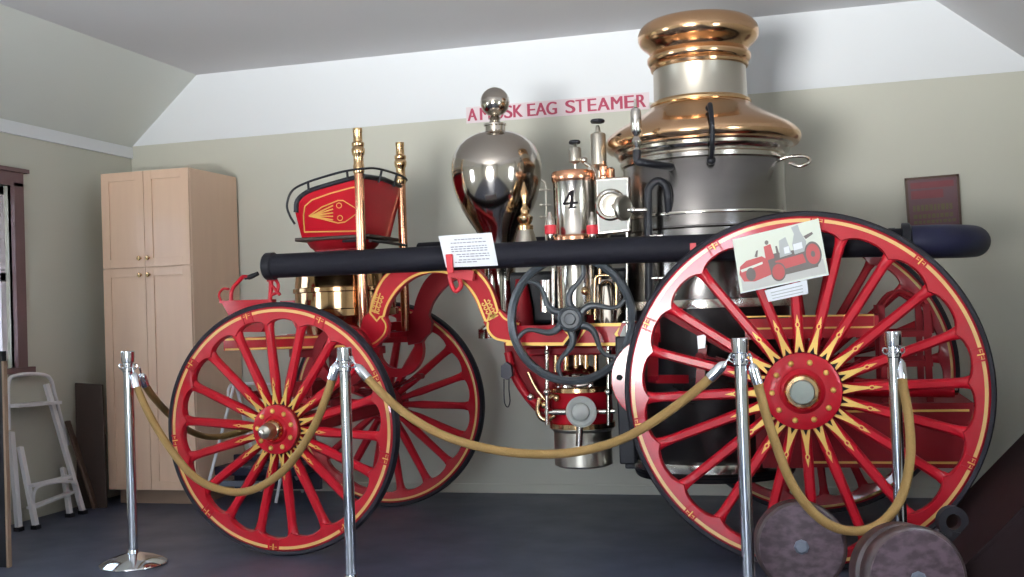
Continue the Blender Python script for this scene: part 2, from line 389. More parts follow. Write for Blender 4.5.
RF, RR = .640, .796
wf = wheel_proto(RF, 18, .118, .537, (-.010, .028, RF), False); wf.rotation_euler = (0, R(-25.5), 0)
wr = wheel_proto(RR, 20, .163, .687, (2.552, .028, RR), True); wr.rotation_euler = (0, R(-2), 0)
wheel_copy(wf, (0, 1.417, RF), (0, R(8), pi)); wheel_copy(wr, (2.561, 1.392, RR), (0, R(5), pi))

# axles
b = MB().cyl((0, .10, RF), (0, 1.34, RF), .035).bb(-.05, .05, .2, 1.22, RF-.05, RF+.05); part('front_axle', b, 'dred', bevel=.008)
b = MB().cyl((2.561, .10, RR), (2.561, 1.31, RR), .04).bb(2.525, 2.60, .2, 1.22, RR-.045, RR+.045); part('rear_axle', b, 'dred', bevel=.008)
# leaf springs
def leaf_spring(xc, y, z, L, n=5):
    b = MB()
    for k in range(n):
        l = L*(1-.16*k)/2; pts = [(xc+l*t, z-.012*k-.09*(1-t*t)*(.9)) for t in [i/8-1 for i in range(17)]]
        for sgn in (1,):
            for i in range(16):
                (xa, za), (xb, zb) = pts[i], pts[i+1]; b.prism([(xa, za), (xb, zb), (xb, zb+.009), (xa, za+.009)], y-.025, y+.025)
    for s_ in (-1, 1): b.cyl((xc+s_*L/2, y-.03, z), (xc+s_*L/2, y+.03, z), .018)
    return b
for y in (.22, 1.2):
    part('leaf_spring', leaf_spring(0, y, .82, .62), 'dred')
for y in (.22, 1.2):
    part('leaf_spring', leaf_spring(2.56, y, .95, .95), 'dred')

# gooseneck frame plates and side rails
def gooseneck(Y, decorated):
    G = .375
    def q(x, y): return xz(x, y, G)
    outer = [q(369.7, 312.6), q(373.5, 297), q(383.5, 277), q(402, 263), q(430, 257), q(455, 260), q(476, 268), q(490, 283), q(497, 299), q(500, 310)]
    inner = [q(386.3, 316.8), q(390.5, 304), q(401.5, 288.5), q(416, 277.5), q(433, 273), q(451, 275.5), q(467, 287), q(476, 300), q(480.5, 311), q(485, 322)]
    o_, i_ = sp2(outer, 4), sp2(inner, 4); b = MB(); n = min(len(o_), len(i_))
    for k in range(n-1): b.prism([o_[k], i_[k], i_[k+1], o_[k+1]], Y, Y+.04)
    lft = [q(369.7, 312.6), q(386.3, 316.8), q(390, 325), q(388, 336), q(377, 347), q(364, 350), q(361, 330), q(364, 318)]
    b.prism(lft, Y, Y+.04)
    rgt = [q(484, 322), q(500, 309), q(509, 316), q(520, 322), q(520, 346), q(508, 344), q(492, 334)]
    b.prism(rgt, Y, Y+.04)
    if decorated:
        m_ = lambda a, c, t: (a[0]+(c[0]-a[0])*t, a[1]+(c[1]-a[1])*t)
        lo = [m_(o_[k], i_[k], .10) for k in range(n)]; li = [m_(o_[k], i_[k], .90) for k in range(n)]
        b.ribbon(lo, .012, Y-.003, Y, 1).ribbon(li, .012, Y-.003, Y, 1)
        b.ribbon([lo[0], q(374, 316), q(378, 321), q(381, 317), li[0]], .010, Y-.003, Y, 1)
        b.ribbon([lo[-1], q(495, 316), q(491, 314), q(488, 321), li[-1]], .010, Y-.003, Y, 1)
        b.ribbon(sp2([q(383, 318), q(387, 325), q(385, 334), q(377, 342), q(370, 345)], 4), .008, Y-.003, Y, 1)
        b.ribbon(sp2([q(489, 322), q(489, 330), q(496, 338), q(508, 341), q(518, 342)], 4), .012, Y-.003, Y, 1)
        b.ribbon(sp2([q(500, 312), q(505, 318), q(513, 322), q(520, 324)], 4), .010, Y-.003, Y, 1)
        for cx, cz, tl in ((378.5, 303, .35), (490, 309, -.45)):
            c = Vector(q(cx, cz)); ra = Matrix.Rotation(tl*-1, 2)
            def t2(pts): return [tuple(c + ra @ Vector(p)) for p in pts]
            b.ribbon(t2([(0, -.055), (0, .055)]), .007, Y-.003, Y, 1)
            for zz in (-.035, -.012, .012, .035):
                for s_ in (-1, 1): b.ribbon(t2([(0, zz-.006), (s_*.016, zz-.009), (s_*.024, zz), (s_*.018, zz+.008), (s_*.012, zz+.003)]), .006, Y-.003, Y, 1)
            b.ribbon(t2([(-.028, -.05), (.028, -.05)]), .006, Y-.003, Y, 1)
    return b
part('frame_neck', gooseneck(.36, True), ['red', 'gold'], smooth=0)
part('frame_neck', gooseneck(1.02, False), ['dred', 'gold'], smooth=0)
for Y in (.36, 1.02):
    b = MB().bb(1.12, 2.90, Y, Y+.04, 1.015, 1.115)
    if Y < .5:
        y0, y1 = Y-.003, Y
        def rct(x0, x1, z0, z1, nl=0, nr=0):
            zc = (z0+z1)/2; return [(x0, z0), (x1, z0), (x1-nr, zc), (x1, z1), (x0, z1), (x0+nl, zc)]
        b.prism([xz(x, y, Y) for x, y in ((561, 324), (584, 323.5), (574, 345), (564, 345), (569, 335))], y0-.001, y1, 2)
        b.ribbon([xz(x, y, Y) for x, y in ((506, 344), (563, 344), (570, 335), (560, 324))], .016, y0-.002, y1, 1)
        b.ribbon([xz(x, y, Y) for x, y in ((588, 325), (621, 324.5), (616, 334), (622, 344), (576, 344.5), (588, 325))], .016, y0-.002, y1, 1)
        b.ribbon([xz(730, 317, Y), xz(874, 315, Y), xz(874, 327, Y), xz(730, 329, Y), xz(730, 317, Y)], .008, y0, y1, 1)
    part('frame_rail', b, ['red', 'gold', 'notch'], smooth=0)
for x in (1.3, 2.8): part('cross_member', MB().bb(x-.02, x+.02, .39, 1.03, 1.03, 1.08), 'dred', bevel=.006)
# turning gear under the front: hoop brackets, fifth wheel, platform
for Y in (.30, 1.08):
    c = xz(384, 355, .85)
    b = MB(); b.lathe([(.115, -.025), (.165, -.025), (.165, .025), (.115, .025), (.115, -.025)], (.22, Y, .99), (0, 1, 0), 40, cap=False)
    part('spring_hoop', b, 'red' if Y > .5 else 'dred')
b = MB().lathe([(.21, -.02), (.27, -.02), (.27, .02), (.21, .02), (.21, -.02)], (0, CY, 1.0), (0, 0, 1), 48, cap=False).bb(-.27, .27, CY-.04, CY+.04, .98, 1.02)
b.cyl((0, CY, .66), (0, CY, 1.15), .05).bb(-.06, .06, .25, 1.17, .78, .86)
part('fifth_wheel', b, 'dred')
b = MB().bb(-.50, .30, .34, 1.08, 1.065, 1.095)
b.bb(-.50, .30, .33, .345, 1.03, 1.10).bb(-.50, .30, 1.075, 1.09, 1.03, 1.10).ribbon([(-.49, 1.091), (.29, 1.091)], .010, .327, .33, 1).ribbon([(-.49, 1.038), (.29, 1.038)], .010, .327, .33, 1)
part('driver_platform', b, ['red', 'gold'], smooth=0)
for Y in (.34, 1.04):
    p = [(-.50, 1.07), (-.47, 1.17), (-.52, 1.28), (-.26, 1.28), (-.24, 1.07)]
    p = [xz(222, 302, .35), xz(273, 300, .35), xz(270, 318, .35), xz(262, 332, .35), xz(238, 332, .35), xz(231, 318, .35)]
    part('foot_bracket', MB().prism(p, Y, Y+.04).ribbon([xz(221, 302, .35), xz(273, 300.5, .35)], .014, Y-.008, Y+.048), 'red', smooth=0)
P_ = lambda pts, Y: [at(x, y, Y) for x, y in pts]
b = MB().tube(P_([(231, 301), (232, 290), (238, 282), (243, 277), (248, 277)], .34), .011, smooth=6).tube(P_([(222, 303), (219, 295), (223, 289), (229, 289)], .34), .007, smooth=6)
lv = part('brake_lever', b, 'red'); part('lever_grip', MB().tube(P_([(245, 278), (250, 277), (258, 273.5)], .34), [.010, .014, .012], smooth=5), 'black', lv)
b = MB().tube(P_([(270, 300), (271, 285), (270, 276)], .30), .012, smooth=4).tube(P_([(271, 295), (277, 292), (278, 284), (274, 279), (271, 284), (275, 289), (280, 295)], .30), .009, smooth=6)
b.bar(at(268, 280, .31), at(276, 279, .31), .03, .02)
part('hose_bracket', b, 'red')
b = MB().tube(P_([(451, 262), (450, 275), (452, 286), (456, 291), (461, 286), (459, 278)], .30), .012, smooth=6).bar(at(449, 272, .30), at(474, 276, .30), .03, .05)
part('hose_bracket', b, 'redtape')
# driver's seat
def seat():
    top = [(295.3, 213), (297, 201), (308, 192), (327, 185.7), (350, 179.3), (363, 176.4)]
    n0, n1, f0, f1 = .52, .42, .90, 1.00
    tops = spline([at(x, y, n1) for x, y in top], 5); bots = []
    bl, br = at(301.8, 238, n0), at(363, 238, n0)
    for k in range(len(tops)): bots.append(bl.lerp(br, k/(len(tops)-1)))
    root_b = MB(); T = .022
    def panel(tp, bt, inward):
        n = len(tp); vs = tp+bt+[p+Vector((0, inward*T, 0)) for p in tp]+[p+Vector((0, inward*T, 0)) for p in bt]; fs = []
        for i in range(n-1):
            fs += [(i, i+1, n+i+1, n+i), (2*n+i, 3*n+i, 3*n+i+1, 2*n+i+1), (i, 2*n+i, 2*n+i+1, i+1), (n+i, n+i+1, 3*n+i+1, 3*n+i)]
        fs += [(0, n, 3*n, 2*n), (n-1, 2*n+n-1, 3*n+n-1, 2*n-1)]
        root_b.add(vs, fs)
    panel(tops, bots, 1)
    mir = lambda p, y: Vector((p.x, y, p.z))
    panel([mir(p, f1) for p in tops], [mir(p, f0) for p in bots], -1)
    a, b_, c, d = tops[-1], bots[-1], mir(bots[-1], f0), mir(tops[-1], f1); bk = Vector((-T, 0, 0)); mid = (a+d)/2+Vector((0, 0, .012))
    root_b.add([a, b_, c, d, mid, a+bk, b_+bk, c+bk, d+bk, mid+bk], [(0, 1, 2, 3, 4), (5, 9, 8, 7, 6), (0, 4, 9, 5), (4, 3, 8, 9), (1, 6, 7, 2)])
    x0, x1 = bl.x, br.x; zb = bl.z
    root_b.bb(x0-.0, x1, n0, f0, zb+.0, zb+.03)
    # gold line and fan ornament on the near panel, laid on its slanting face
    from mathutils.bvhtree import BVHTree
    bvh = BVHTree.FromPolygons([tuple(v) for v in root_b.v], [tuple(f) for f in root_b.f])
    def onp(x, y, e=.003):
        d_ = (at(x, y, 1.)-CAM).normalized(); h = bvh.ray_cast(CAM, d_)[0]
        return (h if h is not None else at(x, y, .47))-d_*e
    def line(pts, w, closed=False):
        P = [onp(*p) for p in pts]
        root_b.tube(P, w/2, n=6, mi=1, closed=closed)
    line([(304.5, 232), (303.6, 215), (305, 206), (312, 200), (330, 193.5), (350, 188), (361, 186)], .008)
    line([(304.5, 232), (330, 231.6), (361, 231)], .008)
    line([(309, 216), (322, 207), (338, 200.5), (343, 200.5)], .007); line([(309, 216), (322, 219), (338, 223), (345, 222)], .007)
    for k in range(5): line([(311, 216), (333, 205.5+k*3.6)], .008)
    line([(343, 200.5), (352, 206), (360, 211), (352, 217), (345, 222)], .006)
    for cx, cy in ((339, 205.5), (340, 218)): line([(cx+2.6*cos(t), cy+2.6*sin(t)) for t in [i*pi/5 for i in range(10)]], .005, True)
    for cx, cy in ((381, 232),): pass
    so = part('driver_seat', root_b, ['red', 'gold'])
    tr = MB().tube([p+Vector((0, .008, .004)) for p in tops], .014).tube([a+Vector((0, 0, .002)), mid+Vector((0, 0, .004)), d], .014).tube([mir(p, f1-.008)+Vector((0, 0, .004)) for p in tops], .014)
    part('seat_edge_roll', tr, 'black', so)
    rl = P_([(294.8, 224), (290, 216), (287, 205), (292, 191), (306.5, 182.6), (330, 175), (346, 171), (364, 168.6)], .40)
    e = at(364, 168.6, .40); rl2 = [Vector((p.x, 1.02, p.z)) for p in rl][::-1]
    b = MB().tube(rl+[Vector((e.x+.02, .55, e.z+.015)), Vector((e.x+.02, .87, e.z+.015))]+rl2, .0065, smooth=6, n=8)
    for x, y0, y1 in ((308, 182.5, 190), (347, 171, 179)):
        for Yq in (.40, 1.02):
            p, q_ = at(x, y0, .40), at(x+1.5, y1, .42); b.tube([(p.x, Yq, p.z), (q_.x, Yq+(.01 if Yq < .5 else -.01), q_.z)], .007, n=8)
    for Yq in (.6, .82): b.tube([(e.x+.02, Yq, e.z+.015), (e.x, Yq, e.z-.055)], .007, n=8)
    part('seat_rail', b, 'black', so)
    b = MB().bb(x0-.03, x1+.05, n0-.03, f0+.03, zb-.02, zb)
    part('seat_board', b, 'dkwood', so, bevel=.005)
    part('seat_cushion', MB().bb(x0+.02, x1-.04, n0+.02, f0-.02, zb+.03, zb+.10), 'black', so, bevel=.02)
    # dark red collar under the seat and the brass drum
    cx = .06
    part('seat_pedestal', MB().lathe([(.20, 1.625), (.205, 1.615), (.19, 1.59), (.165, 1.57), (.165, 1.545)], (cx, CY, 0)), 'dred')
    dr = MB().lathe([(.19, 1.55), (.235, 1.54), (.255, 1.52), (.275, 1.45), (.285, 1.445), (.285, 1.43), (.275, 1.425), (.282, 1.36), (.292, 1.355), (.292, 1.335), (.282, 1.33), (.284, 1.24), (.296, 1.235), (.296, 1.2), (.24, 1.19), (.22, 1.10)], (cx, CY, 0), n=64)
    part('brass_drum', dr, 'drum')
seat()
# twin copper standpipes behind the seat
for k, (x, Y) in enumerate(((.290, .42), (.312, .98))):
    b = MB().lathe([(.022, 1.10), (.026, 1.12), (.026, 1.95), (.025, 1.985)], (x, Y, 0), n=24)
    sp_ = part('standpipe', b, 'copper')
    b = MB().lathe([(.026, 1.955), (.030, 1.965), (.030, 2.00), (.027, 2.01), (.027, 2.05), (.033, 2.06), (.036, 2.075), (.036, 2.09), (.030, 2.10), (.034, 2.108), (.034, 2.122), (.025, 2.13), (.024, 2.175), (.026, 2.18), (.026, 2.20), (.019, 2.20), (.019, 2.18)], (x, Y, 0), n=24)
    part('pipe_nozzle', b, 'brass', sp_)
b = MB().tube([(.33, .45, 1.597), (.32, .70, 1.60), (.33, .98, 1.597)], .008).tube([(.15, .50, 1.605), (.30, .42, 1.60)], .007)
part('pipe_brace', b, 'black')

# ---- boiler
BX, BYc = 2.085, CY
bo = Vector((BX, BYc, 0))
boiler = part('boiler', MB().lathe([(.395, .33, 1), (.405, .345, 1), (.405, 1.20, 1), (.410, 1.22), (.410, 1.955), (.400, 1.97)], bo, n=96), ['steel', 'lagging'])
part('firebox', MB().lathe([(.30, .325), (.37, .33), (.40, .335), (.408, .36)], bo, n=64), 'black', boiler)
def band(z, h=.03, r=.418, m='nickel'):
    part('band', MB().lathe([(r-.012, z-h/2), (r, z-h/2+.004), (r+.002, z), (r, z+h/2-.004), (r-.012, z+h/2)], bo, n=96), m, boiler)
band(1.195, .05, .424); band(.40, .05, .420); band(1.64, .022, .416); band(1.57, .02, .415, 'steel')
part('shoulder_rings', MB().lathe([(.405, 1.90), (.420, 1.91), (.425, 1.93), (.418, 1.945), (.434, 1.955), (.442, 1.97), (.436, 1.98), (.455, 1.99), (.462, 2.0)], bo, n=96, cap=False), 'nickel', boiler)
dome = part('dome', MB().lathe([(.455, 1.992), (.485, 1.998), (.498, 2.016), (.500, 2.033), (.493, 2.053), (.474, 2.075), (.442, 2.098), (.40, 2.122), (.352, 2.15), (.31, 2.175), (.276, 2.195), (.256, 2.215), (.250, 2.23)], bo, n=96, cap=False), 'domecop', boiler)
st = part('smokestack', MB().lathe([(.244, 2.22), (.240, 2.24), (.236, 2.42), (.240, 2.43)], bo, n=80, cap=False), 'bnickel', boiler)
part('stack_collar', MB().lathe([(.250, 2.215), (.258, 2.22), (.258, 2.232), (.244, 2.238), (.24, 2.245)], bo, n=80, cap=False), 'brass', boiler)
part('stack_crown', MB().lathe([(.236, 2.405), (.248, 2.410), (.252, 2.422), (.247, 2.432), (.258, 2.440), (.266, 2.455), (.266, 2.470), (.256, 2.482), (.250, 2.495), (.262, 2.515), (.282, 2.530), (.300, 2.548), (.310, 2.570), (.310, 2.595), (.302, 2.618), (.286, 2.638), (.262, 2.652), (.235, 2.660), (.21, 2.655), (.20, 2.630), (.20, 2.570)], bo, n=96, cap=False), 'domecop', boiler)
# strap handle, ring handle
ang = R(-79)
def onb(r, a_, z): return Vector((BX+r*cos(a_), BYc+r*sin(a_), z))
part('dome_strap', MB().tube([onb(.42, ang, 1.885), onb(.45, ang, 1.90), onb(.51, ang, 1.95), onb(.530, ang, 2.04), onb(.500, ang, 2.11), onb(.47, ang, 2.14), onb(.41, ang, 2.13)], .012, smooth=5).ball(onb(.425, ang, 1.88), .022).ball(onb(.42, ang, 2.132), .018), 'black', boiler)
a2 = R(-16)
part('lift_ring', MB().tube([onb(.40, a2, 1.90), onb(.45, a2+.02, 1.91), onb(.53, a2+.03, 1.905), onb(.555, a2, 1.875), onb(.51, a2-.03, 1.855), onb(.46, a2-.04, 1.875)], .009, smooth=5), 'nickel', boiler)
# whistle with elbow pipe
wx, wy = at(637, 150, .17).x, .17
wz = lambda y: at(637, y, .17).z
b = MB().tube([(wx, wy, wz(150)), (wx, wy, wz(161)), (wx+.03, wy, wz(163)), (wx+.10, wy+.07, wz(165)), (wx+.17, wy+.22, wz(165))], .020, smooth=5); wp = part('whistle_pipe', b, 'black', boiler)
z0 = wz(152)
b = MB().lathe([(.012, 0), (.016, .01), (.012, .02), (.020, .035), (.024, .05), (.018, .065), (.012, .075), (.020, .09), (.026, .10), (.026, .19), (.022, .205), (.008, .215), (.006, .25), (.0001, .255)], (wx, wy, z0), n=24)
part('whistle', b, 'nickel', boiler)
# black bypass pipe and cocks
Yb = .34
b = MB().tube(P_([(649, 300), (649, 262), (648, 200), (650, 187), (658, 181), (666, 186), (668, 198)], .312)+[at(669, 215, .34)], .020, smooth=5)
part('bypass_pipe', b, 'black', boiler)
for x, y in ((655, 236), (657, 278), (628, 322)):
    p = at(x, y, .24); b = MB().cyl(p+Vector((0, .10, 0)), p, .008).cyl(p+Vector((-.025, 0, 0)), p+Vector((.03, 0, 0)), .007).ball(p, .013).ball(p+Vector((.032, 0, 0)), .010)
    part('try_cock', b, 'nickel')
part('gauge_rod', MB().cyl(at(627, 232, .31), at(627, 350, .31), .007, n=12), 'nickel')

# ---- air chamber
ac = Vector((at(496.5, 170, CY).x, CY, 0))
part('air_chamber', MB().lathe([(.085, 1.50), (.090, 1.56), (.105, 1.60), (.127, 1.64), (.160, 1.69), (.192, 1.745), (.217, 1.80), (.235, 1.86), (.245, 1.91), (.249, 1.96), (.247, 2.0), (.235, 2.045), (.212, 2.088), (.180, 2.122), (.14, 2.148), (.10, 2.163), (.06, 2.170), (.056, 2.175), (.056, 2.20), (.062, 2.205), (.062, 2.214), (.034, 2.222), (.026, 2.235), (.034, 2.245), (.02, 2.258)], ac, n=64), 'dnickel')
part('ball_finial', MB().ball(ac+Vector((.004, 0, 2.334)), .080, n=40), 'dnickel')
part('air_chamber_base', MB().lathe([(.13, 1.05), (.13, 1.10), (.09, 1.13), (.085, 1.52)], ac, n=40), 'dnickel')
# lantern-like brass nozzle with cone base beside it
nx = at(525, 215, .52); nx.z = 0
zc = lambda y: at(525, y, .52).z
part('nozzle_cone', MB().lathe([(.075, zc(258)), (.07, zc(250)), (.045, zc(233)), (.040, zc(230))], nx, n=32), 'bnickel')
part('brass_nozzle', MB().lathe([(.040, zc(231)), (.042, zc(226)), (.030, zc(224)), (.040, zc(220)), (.042, zc(217)), (.022, zc(214)), (.026, zc(210)), (.012, zc(206)), (.012, zc(202)), (.020, zc(197)), (.020, zc(193)), (.010, zc(187)), (.003, zc(182))], nx, n=24), 'brass')

# ---- steam cylinders with the figure 4
sx = at(574.5, 200, .50); SC = Vector((sx.x, .50, 0)); zz = lambda y: at(574.5, y, .39).z
cyl = part('steam_cylinder', MB().lathe([(.108, 1.20), (.108, zz(243)), (.118, zz(241), 1), (.118, zz(236), 1), (.110, zz(234), 1), (.108, zz(233)), (.108, zz(180)), (.111, zz(179), 1), (.115, zz(177), 1), (.115, zz(172), 1), (.108, zz(169), 1), (.06, zz(167.5), 1), (.0001, zz(167), 1)], SC, n=64), ['nickel', 'copper'])
def onc(px, py, r_=.1095):
    X_ = at(px, py, .39).x; th = math.asin(max(-1, min(1, (X_-SC.x)/.109))); return (SC.x+r_*sin(th), SC.y-r_*cos(th), at(px, py, .39).z)
def stroke(b, pts, w):
    P2 = [Vector((p[0], p[1], 0)) for p in pts]; out = []
    for a_, c_ in zip(P2, P2[1:]):
        d_ = (c_-a_).normalized(); q_ = Vector((-d_.y, d_.x, 0))*w/2; n = 5
        for k in range(n):
            e0, e1 = a_.lerp(c_, k/n), a_.lerp(c_, (k+1)/n); cs = [e0+q_, e0-q_, e1-q_, e1+q_]
            b.add([onc(p.x, p.y, .1105) for p in cs]+[onc(p.x, p.y, .108) for p in cs], [(0, 1, 2, 3), (7, 6, 5, 4), (0, 4, 5, 1), (1, 5, 6, 2), (2, 6, 7, 3), (3, 7, 4, 0)])
tb = MB(); stroke(tb, [(571.6, 190.5), (563, 204.3)], 2.2); stroke(tb, [(562.6, 204), (577.5, 202.4)], 2.2); stroke(tb, [(572.2, 190.2), (571.2, 207.5)], 3.4); stroke(tb, [(568.5, 208), (576, 207)], 1.7)
part('number_four', tb, 'notch', cyl, smooth=0)
SC2 = SC+Vector((.0, .40, 0))
part('steam_cylinder', MB().lathe([(.108, 1.20), (.108, zz(180)), (.118, zz(178), 1), (.118, zz(171), 1), (.06, zz(168), 1), (.0001, zz(167.5), 1)], SC2, n=48), ['nickel', 'copper'])
# oil cups on top
def oil_cup(px, ytop, ybot, rpx, Y, body='bnickel'):
    p = at(px, ytop, Y); X = p.x; z = lambda y: at(px, y, Y).z; s_ = rpx/205.
    H = z(ytop)-z(ybot)
    b = MB().lathe([(.008, 0), (.010, H*.18), (s_*.5, H*.22), (s_, H*.28), (s_, H*.76), (s_*.92, H*.79), (s_*.35, H*.82), (s_*.28, H*.90), (.006, H*.93)], (X, Y, z(ybot)), n=24)
    o = part('oil_cup', b, body)
    part('cup_handwheel', MB().lathe([(.0001, 0), (s_*.85, .002), (s_*.95, .008), (s_*.95, .014), (s_*.8, .020), (.0001, .022)], (X, Y, z(ytop)-.012), n=20), 'black', o)
oil_cup(574.5, 142, 169, 6.5, .50); oil_cup(597.5, 121, 182, 8.0, .50)
b = MB().tube(P_([(576, 160), (583, 159), (586, 164), (592, 168), (596, 176)], .50), .010, smooth=4).ball(at(584, 160, .50), .018).ball(at(590, 170, .50), .02)
part('oil_pipe', b, 'nickel')
part('relief_valve', MB().lathe([(.022, 0), (.024, .02), (.018, .03), (.022, .05), (.022, .075), (.01, .085), (.01, .10)], at(604, 181, .48), n=16).lathe([(.022, 0), (.022, .07), (.01, .08)], at(611, 183, .50), n=16), 'copper')
# lubricators with red bands
for x in (550.5, 592.5):
    Y = .37; X = at(x, 230, Y).x; z = lambda y: at(x, y, Y).z
    o = part('lubricator', MB().lathe([(.012, z(252)), (.016, z(243)), (.021, z(241)), (.021, z(221)), (.017, z(218)), (.010, z(216)), (.008, z(212))], (X, Y, 0), n=18), 'nickel')
    part('red_band', MB().lathe([(.022, z(234.5)), (.030, z(234)), (.030, z(225.5)), (.022, z(225))], (X, Y, 0), n=18), 'redtape', o)
# slim gauge column left of the cylinder
b = MB().tube(P_([(541, 180), (545, 184), (546, 200), (546, 245)], .45), .005, smooth=4, n=8)
for y in (190, 205, 217): b.tube(P_([(541, y), (551, y)], .45), .006, n=8).ball(at(541, y, .45), .009)
part('water_gauge', b, 'bnickel')

# ---- gauge plate with dials
Y = .36; c = [xz(595, 178.5, Y), xz(629, 176, Y), xz(630.5, 232, Y), xz(597, 235.5, Y)]
pl = part('gauge_board', MB().prism(c, Y, Y+.05), 'nickel', bevel=.008)
cc = Vector(((c[0][0]+c[2][0])/2, (c[0][1]+c[2][1])/2)); ins = [((p[0]-cc.x)*.86+cc.x, (p[1]-cc.y)*.90+cc.y) for p in c]
part('board_panel', MB().prism(ins, Y-.006, Y+.01), 'silver', pl, smooth=0)
part('gauge_rim', MB().lathe([(.080, -.005), (.080, .012), (.070, .022), (.062, .020), (.055, .008)], at(611, 205, Y), (0, -1, 0), 40), 'nickel', pl)
part('gauge_dial', MB().lathe([(.052, 0), (.050, .014), (.030, .018), (.0001, .018)], at(612.5, 204.5, Y), (0, -1, 0), 40), 'bnickel', pl)
ax = Vector((.86, -.51, 0)).normalized()
part('round_valve', MB().lathe([(.055, -.014), (.062, -.008), (.062, .008), (.052, .014), (.040, .008), (.0001, .010)], at(623, 208, .27), ax, 36).cyl(at(623, 208, .28), at(613, 206, .36), .016), 'bnickel')
part('valve_lever', MB().cyl(at(628, 210, .22), at(644, 210, .22), .010).ball(at(633, 210, .22), .018).ball(at(645, 210, .22), .013), 'nickel')

# ---- machinery under the hose
for x, y0, y1, r_, Y, m in ((553, 262, 345, .009, .40, 'nickel'), (546, 280, 312, .030, .50, 'nickel'), (600, 262, 345, .010, .45, 'brass'), (583, 262, 320, .014, .50, 'brass'),
                            (566, 262, 330, .013, .60, 'nickel'), (590, 300, 345, .02, .55, 'brass')):
    part('pump_rod', MB().cyl(at(x, y0, Y), at(x, y1, Y), r_, n=16), m)
b = MB().lathe([(.075, 1.03), (.085, 1.045), (.078, 1.06), (.075, 1.30), (.06, 1.335), (.02, 1.345)], (at(607, 300, .46).x, .50, 0), n=40)
part('steam_chest', b, 'dnickel')
b = MB().tube(P_([(595, 320), (595, 283), (598, 276), (610, 276), (616, 283), (616, 310)], .40), .007, smooth=4); part('chest_pipe', b, 'brass')
b = MB().tube([at(584, 262, .44), at(580, 280, .42), at(586, 292, .42), at(585, 306, .44)], .013, smooth=5).ball(at(585, 291, .41), .022); part('drain_pipe', b, 'brass')
b = MB().lathe([(.06, 1.115), (.055, 1.20), (.03, 1.36)], (at(522, 300, .62).x, .62, 0), n=32); part('red_housing', b, 'dred')
b = MB().bb(at(508, 300, .75).x, at(632, 300, .75).x, .66, 1.0, 1.12, 1.40); part('engine_block', b, 'black', bevel=.02)
b = MB().bb(at(560, 300, .60).x, at(600, 300, .60).x, .52, .66, 1.02, 1.16); part('crosshead', b, 'dred', bevel=.015)
b = MB()
for x in (556, 566, 576, 586, 596): b.cyl(at(x, 347, .55), at(x, 372, .55), .014, n=14).ball(at(x, 352, .55), .022)
part('valve_stems', b, 'brass')
part('valve_deck', MB().bb(at(530, 350, .6).x, at(625, 350, .6).x, .50, .95, .955, 1.0), 'dred', bevel=.01)
# red pump casing
Yc = .55
oc = [xz(x, y, Yc) for x, y in ((504, 343), (506, 358), (510, 373), (518, 390), (530, 406), (543, 418), (556, 426), (566, 420), (566, 345))]
part('pump_casing', MB().prism(sp2(oc[:7], 3)+oc[7:], Yc, .90), 'dred', smooth=50)
b = MB().tube(P_([(508, 352), (513, 372), (523, 390), (536, 404), (550, 413)], .53), .022, smooth=5).ball(at(531, 397, .52), .022, mi=1)
part('casing_rib', b, ['red', 'nickel'])
part('brass_pipes', MB().tube(P_([(528, 372), (536, 388), (545, 400)], .50), .010, smooth=4).tube(P_([(540, 398), (538, 412), (545, 420), (555, 415)], .46), .014, smooth=5).tube(P_([(545, 405), (552, 396), (560, 400)], .46), .012, smooth=5).ball(at(545, 405, .45), .02).ball(at(557, 398, .45), .02), 'brass')
pc = Vector((at(580, 400, .56).x, .60, 0)); pz = lambda y: at(580, y, .44).z
pump = part('pump_barrel', MB().lathe([(.13, pz(470)), (.150, pz(468)), (.150, pz(434)), (.168, pz(431)), (.168, pz(427)), (.150, pz(425)), (.150, pz(423))], pc, n=56), 'bnickel')
part('barrel_band', MB().lathe([(.155, pz(431)), (.172, pz(430)), (.172, pz(425)), (.155, pz(424))], pc, n=56), 'brass', pump)
part('pump_body', MB().lathe([(.155, pz(426)), (.162, pz(422)), (.158, pz(396)), (.165, pz(393))], pc, n=56), 'red', pump)
part('barrel_band', MB().lathe([(.150, pz(394)), (.172, pz(393)), (.172, pz(389)), (.150, pz(387))], pc, n=56), 'brass', pump)
part('pump_dome', MB().lathe([(.155, pz(388)), (.150, pz(380)), (.125, pz(374)), (.07, pz(369)), (.03, pz(366)), (.03, pz(345))], pc, n=56), 'dnickel', pump)
hand = part('pump_cap', MB().lathe([(.070, 0), (.078, .006), (.078, .022), (.066, .028), (.052, .024), (.050, .016), (.044, .014), (.042, .034), (.032, .040), (.0001, .040)], at(582, 411.5, .40), (0, -1, 0), 48), 'silver')
part('cap_shaft', MB().cyl(at(545, 412.5, .43), at(615, 411, .43), .011, n=14).cyl(at(553, 412, .42), at(566, 412, .42), .016, n=14).cyl(at(600, 411.5, .42), at(606, 411.5, .42), .014).cyl(at(580, 424, .42), at(579, 446, .42), .018, n=14), 'nickel', hand)
for x in (547, 608.5):
    Y = .42; part('stay_rod', MB().cyl(at(x, 346, Y), at(x, 425, Y), .010, n=12).ball(at(x, 392, Y), .020).ball(at(x, 352, Y), .016), 'nickel')
# tag and chain hanging at the casing
b = MB().prism([xz(x, y, .42) for x, y in ((501, 366), (506, 362), (511, 366), (512, 376), (507, 380), (501, 377))], .42, .45, 0).tube(P_([(504, 379), (504, 395), (505, 404), (508, 407), (510, 401), (509, 390), (509, 379)], .43), .0035, mi=0, n=6, smooth=3)
part('chain_tag', b, 'rustiron')

part('rail_plate', MB().prism([xz(x, y, .35) for x, y in ((624, 326), (631, 324), (631, 346), (626, 347), (620, 336))], .345, .36), 'silver', smooth=0)
